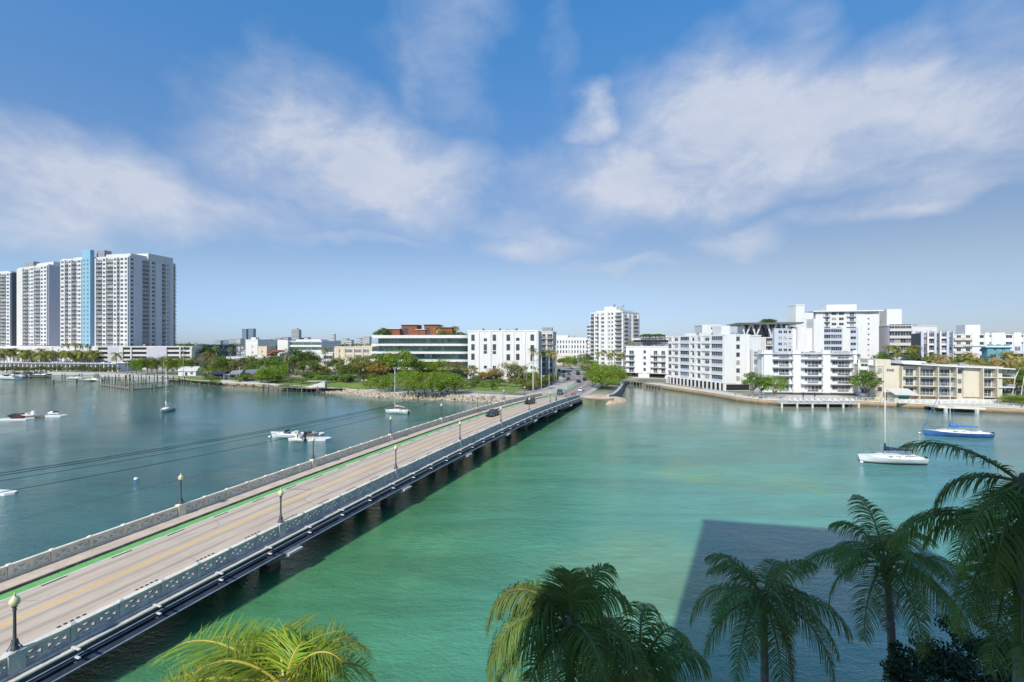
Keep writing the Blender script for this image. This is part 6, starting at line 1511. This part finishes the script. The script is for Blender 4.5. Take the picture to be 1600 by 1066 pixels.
# ================================================================ PEOPLE
def person(label, P, hd, pose, skin, top, bottom, hair, scale=1.0, name='person'):
    """one skinned body; joints in metres, facing +x"""
    t = thing(name, label, 'person', P, hd); t.scale = (scale,)*3
    J = {'walk': dict(hip=(0, 0, .93), ch=(.03, 0, 1.38), nk=(.04, 0, 1.50), hd=(.06, 0, 1.66), kl=(.16, .09, .52), fl=(.06, .09, .06), kr=(.02, -.09, .50), fr=(-.28, -.09, .12), el=(-.16, .24, 1.16), hl=(.02, .26, 1.0), er=(.14, -.24, 1.16), hr=(.34, -.2, 1.2)),
         'ride': dict(hip=(-.18, 0, .86), ch=(.06, 0, 1.28), nk=(.10, 0, 1.40), hd=(.15, 0, 1.56), kl=(.22, .13, .80), fl=(.10, .13, .34), kr=(.18, -.13, .62), fr=(.02, -.13, .22), el=(.22, .25, 1.10), hl=(.42, .24, 1.04), er=(.22, -.25, 1.10), hr=(.42, -.24, 1.04))}[pose]
    def mid(a, b, k=.5): return tuple(a[i]*(1-k)+b[i]*k for i in range(3))
    hip, ch, nk, hd_ = J['hip'], J['ch'], J['nk'], J['hd']
    V = [(hip, .125), (mid(hip, ch), .12), (ch, .145), (nk, .06), (mid(nk, hd_, .55), .075), (hd_, .105), ((hd_[0], 0, hd_[2]+.07), .08)]
    E = [(0, 1), (1, 2), (2, 3), (3, 4), (4, 5), (5, 6)]
    for kx, fx, sg in (('kl', 'fl', 1), ('kr', 'fr', -1)):
        h2 = (hip[0], sg*.09, hip[2]-.06); i = len(V); V += [(h2, .10), (J[kx], .062), (J[fx], .042), ((J[fx][0]+.15, J[fx][1], J[fx][2]-.02), .035)]; E += [(0, i), (i, i+1), (i+1, i+2), (i+2, i+3)]
    for ex, hx, sg in (('el', 'hl', 1), ('er', 'hr', -1)):
        s2 = (ch[0], sg*.18, ch[2]+.03); i = len(V); V += [(s2, .06), (J[ex], .042), (J[hx], .03), (tuple(J[hx][k]+(J[hx][k]-J[ex][k])*.25 for k in range(3)), .028)]; E += [(2, i), (i, i+1), (i+1, i+2), (i+2, i+3)]
    me = bpy.data.meshes.new('body'); me.from_pydata([v for v, r in V], E, []); me.materials.append(skin)
    o = link('body', me, t); md = o.modifiers.new('skin', 'SKIN'); sv_ = me.skin_vertices[0].data
    for i, (v, r) in enumerate(V): sv_[i].radius = (r, r)
    sv_[0].use_root = True; o.modifiers.new('sub', 'SUBSURF').levels = 1; o.modifiers['sub'].render_levels = 1; md.use_smooth_shade = True
    if top:
        c = MB(); c.tube([hip, mid(hip, ch), ch, mid(ch, nk, .7)], [.15, .15, .185, .09], 10); [c.tube([(ch[0], sg*.15, ch[2]+.02), mid((ch[0], sg*.18, ch[2]+.03), J[ex], .8)], [.085, .065], 8) for ex, sg in (('el', 1), ('er', -1))]; c.build('shirt', top, t, True)
    c = MB(); c.tube([(hip[0], 0, hip[2]+.10), hip, (hip[0], 0, hip[2]-.1)], [.145, .16, .13], 10)
    for kx, sg in (('kl', 1), ('kr', -1)): c.tube([(hip[0], sg*.085, hip[2]-.04), mid((hip[0], sg*.09, hip[2]), J[kx], .85)], [.115, .09], 8)
    c.build('shorts', bottom, t, True)
    c = MB(); c.lathe([(.1, .0), (.115, .05), (.10, .10), (.05, .135), (.01, .14)], 10, 0, (hd_[0]-.015, 0, hd_[2])); c.build('hair', hair, t, True)
    for fx in ('fl', 'fr'): f = J[fx]; c = MB(); c.box(f[0]-.08, f[0]+.19, f[1]-.045, f[1]+.045, f[2]-.06, f[2]+.035); c.build('shoe', black, t)
    return t
skin_m = mat('warm_skin', (.45, .26, .17), .6); hair_m = mat('dark_hair', (.03, .02, .015), .7); wshirt = mat('pale_shirt', (.6, .58, .55), .8); bshort = mat('black_shorts', (.02, .02, .025), .8); redsh = mat('dark_red_shirt', (.3, .04, .035), .8)
s = on_bridge(747, 0, -45.8); p = bp(s, -45.8, deck_z(s)+.18); person('bare chested runner in black shorts on the far sidewalk of the bridge', p, H1+math.pi, 'walk', skin_m, None, bshort, hair_m)
def bicycle(label, P, hd, m, scooter=False):
    t = thing('motor_scooter' if scooter else 'bicycle', label, 'scooter' if scooter else 'bicycle', P, hd); r = .25 if scooter else .33
    for x in (-.52, .52): w = MB(); w.tube([(x, -.03, r), (x, .03, r)], r, 16); w.build('wheel', black, t)
    f = MB(); f.tube([(-.52, 0, r), (-.15, 0, .3), (.4, 0, .85)], .03, 6); f.tube([(-.15, 0, .3), (-.22, 0, .86)], .025, 6); f.tube([(-.2, 0, .78), (.4, 0, .85)], .025, 6); f.tube([(.52, 0, r), (.40, 0, 1.0)], .028, 6); f.build('frame', m, t)
    h = MB(); h.tube([(.42, -.26, 1.03), (.42, .26, 1.03)], .02, 6); h.build('handlebar', black, t); s_ = MB(); s_.box(-.36, -.1, -.08, .08, .86, .91); s_.build('saddle', black, t)
    if scooter: b = MB(); b.loft([[(-.6, -.15, .35), (-.6, .15, .35), (-.6, .12, .8), (-.6, -.12, .8)], [(.1, -.17, .3), (.1, .17, .3), (.1, .15, .5), (.1, -.15, .5)]]); b.build('body_panel', m, t)
for (px_, v, lb1, lb2, top, sc_) in ((869, -36.1, 'bicycle ridden in the near lane of the bridge', 'cyclist in dark clothes in the near lane of the bridge', bshort, False), (894.5, -36.4, 'left one of two red scooters at the bridge end', 'scooter rider in dark red on the left', redsh, True), (898.5, -35.9, 'right one of two red scooters at the bridge end', 'scooter rider in dark red on the right', redsh, True)):
    s = on_bridge(px_, 0, v); p = bp(s, v, deck_z(s)+.012); bicycle(lb1, p, H1, mat('red_scooter_paint', (.35, .03, .03), .3) if sc_ else pblk, sc_); person(lb2, p+Vector((0, 0, .06)), H1, 'ride', skin_m, top, bshort, hair_m)

# ================================================================ POLES, SIGNALS, CABLES
def pole(label, P, h, name='light_pole', cat='light pole', arm=1.2, m=polem, r=.09, head=True, adir=0.0, group=None):
    t = thing(name, label, cat, P, adir, group); b = MB(); b.tube([(0, 0, 0), (0, 0, h)], [r*1.3, r*.7], 8); b.build('shaft', m, t, True)
    b = MB(); b.box(-.2, .2, -.2, .2, 0, .25); b.build('foot', conc, t)
    if arm: b = MB(); b.tube([(0, 0, h-.1), (arm*.5, 0, h+.15), (arm, 0, h+.18)], .04, 6); b.build('arm', m, t)
    if head: b = MB(); b.loft([[(x+arm, -w, h+.05), (x+arm, w, h+.05), (x+arm, w*.7, h+.22), (x+arm, -w*.7, h+.22)] for x, w in ((-.1, .1), (.5, .2), (.7, .1))]); b.build('lamp_head', railm, t)
def polepx(label, x, ytop, ybase, **k):
    Z = F*(CH-GZ)/(ybase-HY); p = at(x, Z, GZ); pole(label, p, CH-(ytop-HY)*Z/F-GZ, **k)
polepx('white lamp post in front of the hedge below the garage', 256, 564, 589); polepx('thin tall white pole left of the gabled hut', 286.5, 541, 590, arm=0, head=False); polepx('short lamp post left of the hedge', 199, 563, 586, arm=.6)
polepx('white post on the seawall left of the dark tents', 374, 573, 596, arm=0, head=False, r=.12); polepx('slim lamp post at the right edge of the lawn', 846, 588, 612, arm=.5); polepx('slim pole in the planting strip by the bridge head', 858, 586, 609, arm=0, head=False); polepx('lamp post on the lawn', 768.5, 590, 611, arm=.4, m=post_m); polepx('lamp post by the lawn path', 789, 596, 616, arm=.4, m=post_m)
polepx('slim lamp post in the trees right of the road', 952, 569, 599, arm=.8); polepx('lamp post beyond the traffic lights', 903, 550, 582, arm=1.5)
tl = thing('traffic_signal', 'traffic signal mast arm spanning the road behind the bridge', 'traffic signal', at(930.5, 262, GZ)); b = MB(); b.tube([(0, 0, 0), (0, 0, 6.6)], [.16, .12], 8); b.build('mast', chrome, tl)
for (z, x1) in ((6.3, -17.5), (5.4, -15.0)):
    b = MB(); b.tube([(0, 0, z), (x1*.5, 0, z+.25), (x1, 0, z+.2)], [.13, .1, .06], 7); b.build('mast_arm', chrome, tl)
for x in (-6, -10.5, -14.5):
    b = MB(); b.box(x-.2, x+.2, -.2, .1, 5.0, 6.1); hsg = b.build('signal_head', mat('signal_yellow', (.5, .36, .05), .5), tl)
    for k in range(3): b = MB(); b.tube([(x, -.21, 5.2+k*.33), (x, -.27, 5.2+k*.33)], .11, 10); b.build('lens', black, hsg)
up = at(869, 214, GZ); ut = thing('utility_pole', 'tall pale concrete utility pole beside the road bend', 'utility pole', up); b = MB(); b.tube([(0, 0, 0), (0, 0, 17.5)], [.32, .2], 8); b.build('shaft', polem, ut, True)
for z in (15.0, 14.2, 12.4): b = MB(); b.box(-.9, .3, -.06, .06, z, z+.12); b.build('cross_arm', polem, ut)
E0 = Vector((-75, 15, 0)); e1 = Vector((up.x, up.y, 0))
ut2 = thing('utility_pole', 'concrete utility pole outside the left margin carrying the cables', 'utility pole', (E0.x, E0.y, -1)); b = MB(); b.tube([(0, 0, 0), (0, 0, 10.5)], [.35, .22], 8); b.build('shaft', polem, ut2, True); b = MB(); b.box(-.1, .1, -1, 1, 9.2, 9.4); b.build('cross_arm', polem, ut2)
for i, (dz0, off, r_, lb) in enumerate(((0, 0, .038, 'topmost black cable crossing the left water'), (-.22, .25, .04, 'black cable just under the topmost one over the left water'), (-.85, .1, .028, 'thin third cable over the left water'), (-2.15, .0, .034, 'lowest black cable over the left water'))):
    pts = []
    for k in range(61):
        t_ = k/60; p = E0.lerp(e1, t_); z = 4.85+28*(t_-.35)**2+dz0*(1-.55*smoothstep(.5, 1, t_)); pts.append((p.x+off, p.y, z))
    b = MB(); b.tube(pts, r_, 5); tag(b.build('overhead_cable', black), lb, 'cable')
# tents of the park
for i, (x, w, m, lb) in enumerate(((345, 22, navy, 'long dark blue tent roof in the park'), (372, 18, mat('grey_canvas', (.20, .20, .23), .8), 'grey tent roof right of the dark blue one'), (396, 22, mat('blue_grey_canvas', (.13, .14, .19), .8), 'blue grey tent roof at the right of the tents'))):
    Z = 232; t = thing('park_tent', lb, 'tent', at(x, Z, GZ)); ww = w/F*Z*.5; b = MB(); b.loft([[(-ww, -3, 2.9), (-ww, 0, 4.2+i*.4), (-ww, 3, 2.9)], [(ww, -3, 3.0), (ww, 0, 4.6+i*.5), (ww, 3, 3.0)]]); b.build('canvas_roof', m, t)
    for sx in (-1, 1):
        for sy in (-1, 1): b = MB(); b.tube([(sx*ww*.95, sy*2.9, 0), (sx*ww*.95, sy*2.9, 3)], .07, 6); b.build('tent_pole', frame_w, t)
# benches, planters along the promenade and small furniture on the quay
for i in range(9):
    x = 300+i*14+rr.uniform(-3, 3); p = wl(x, 600+i*.6, GZ); b = MB(); b.box(-.7, .7, -.2, .2, .38, .45); b.box(-.6, -.5, -.18, .18, 0, .38); b.box(.5, .6, -.18, .18, 0, .38); b.box(-.7, .7, .2, .26, .5, .85)
    tag(b.build('park_bench', wood_dark, loc=p), 'dark bench facing the water on the park promenade', 'bench', 'benches along the promenade')
for i in range(12):
    x = 1236+i*9; p = wl(x, 628, GZ+.02); b = MB(); b.box(-.3, .3, -.9, .9, .28, .36); b.loft([[(-.3, .5, .36), (.3, .5, .36), (.3, .55, .42), (-.3, .55, .42)], [(-.3, 1.1, .8), (.3, 1.1, .8), (.3, 1.15, .86), (-.3, 1.15, .86)]]); b.box(-.28, -.2, -.85, -.78, 0, .28); b.box(.2, .28, .4, .48, 0, .28)
    tag(b.build('sun_lounger', plasticw if i % 3 else railm, loc=p), 'pale sun lounger on the terrace of the grey balcony block', 'sun lounger', 'loungers on the dock terrace')
for i, (x, zc) in enumerate(((1255, 626), (1273, 626))):
    t = thing('parasol', ('closed dark parasol left on the dock terrace', 'closed dark parasol right on the dock terrace')[i], 'parasol', wl(x, zc, GZ)); b = MB(); b.tube([(0, 0, 0), (0, 0, 2.9)], .04, 6); b.build('pole', post_m, t); b = MB(); b.lathe([(.16, 1.3), (.2, 1.7), (.12, 2.5), (.02, 2.9)], 8); b.build('canopy', navy, t)
# ================================================================ WHICH ONE IT IS, within rows that can be counted
ONES = ['', 'first', 'second', 'third', 'fourth', 'fifth', 'sixth', 'seventh', 'eighth', 'ninth', 'tenth', 'eleventh', 'twelfth', 'thirteenth', 'fourteenth', 'fifteenth', 'sixteenth', 'seventeenth', 'eighteenth', 'nineteenth']
def ordinal(n):
    if n < 20: return ONES[n]
    t = {2: 'twent', 3: 'thirt', 4: 'fort'}[n//10]
    return t+'ieth' if n % 10 == 0 else t+'y '+ONES[n % 10]
def count_off(group, what):
    os_ = [o for o in bpy.data.objects if o.get('group') == group and o.parent is None]
    os_.sort(key=lambda o: o.location.x/max(o.location.y, 1))
    for i, o in enumerate(os_): o['label'] = f'{ordinal(i+1)} from the left {what}'
for g_, w_ in (('row of palms along the marina promenade', 'of the coconut palms lining the marina promenade'), ('mangrove clump on the left rocky shore', 'of the bright mangroves clumped on the rocky shore'),
               ('palms at the foot of the stepped tower', 'of the palms at the foot of the stepped white tower'), ('benches along the promenade', 'of the dark benches on the park promenade'),
               ('hedge trees below the parking garage', 'of the bushy hedge trees below the parking garage'), ('loungers on the dock terrace', 'of the sun loungers on the dock terrace'),
               ('timber piles against the left seawall', 'of the squat timber piles near the gabled hut'), ('palms on the podium terrace', 'of the palms on the podium roof terrace'),
               ('shrubs in the strip left of the road', 'of the shrubs in the planting strip beside the road'), ('short slender palms by the lawn', 'of the short slender palms beside the lawn'),
               ('roof garden trees on the glass office', 'of the small roof garden trees on the glass office'), ('roof garden palms on the glass office', 'of the roof garden palms on the glass office'),
               ('cars parked behind the waterfront park', 'of the cars parked behind the waterfront park'), ('palms in the grove behind the cream house', 'of the dark grove palms behind the cream house'),
               ('small distant blocks on the left skyline', 'of the small distant blocks on the left skyline'), ('dark grove behind the cream house', 'of the leafy grove trees behind the cream house'),
               ('tall palms by the planted roof', 'of the tall palms beside the planted roof'), ('shrubs on the planted roof', 'of the shrubs on the planted roof terrace'),
               ('bushes on the flat roof', 'of the bushes on the flat roof over V columns'), ('hedge bushes at the right margin', 'of the clipped hedge bushes at the right margin'),
               ('dark trees right of the parking garage', 'of the tall dark trees right of the parking garage'), ('palms in the garden behind the cream house', 'of the palms in the garden behind the cream house'),
               ('low bushes under the marina palms', 'of the low bushes under the marina palms'),
               ('shrubs on the edge of the small lawn', 'of the shrubs edging the small lawn by the bridge'),
               ('trees under the palm garden', 'of the leafy trees below the palm garden')):
    count_off(g_, w_)
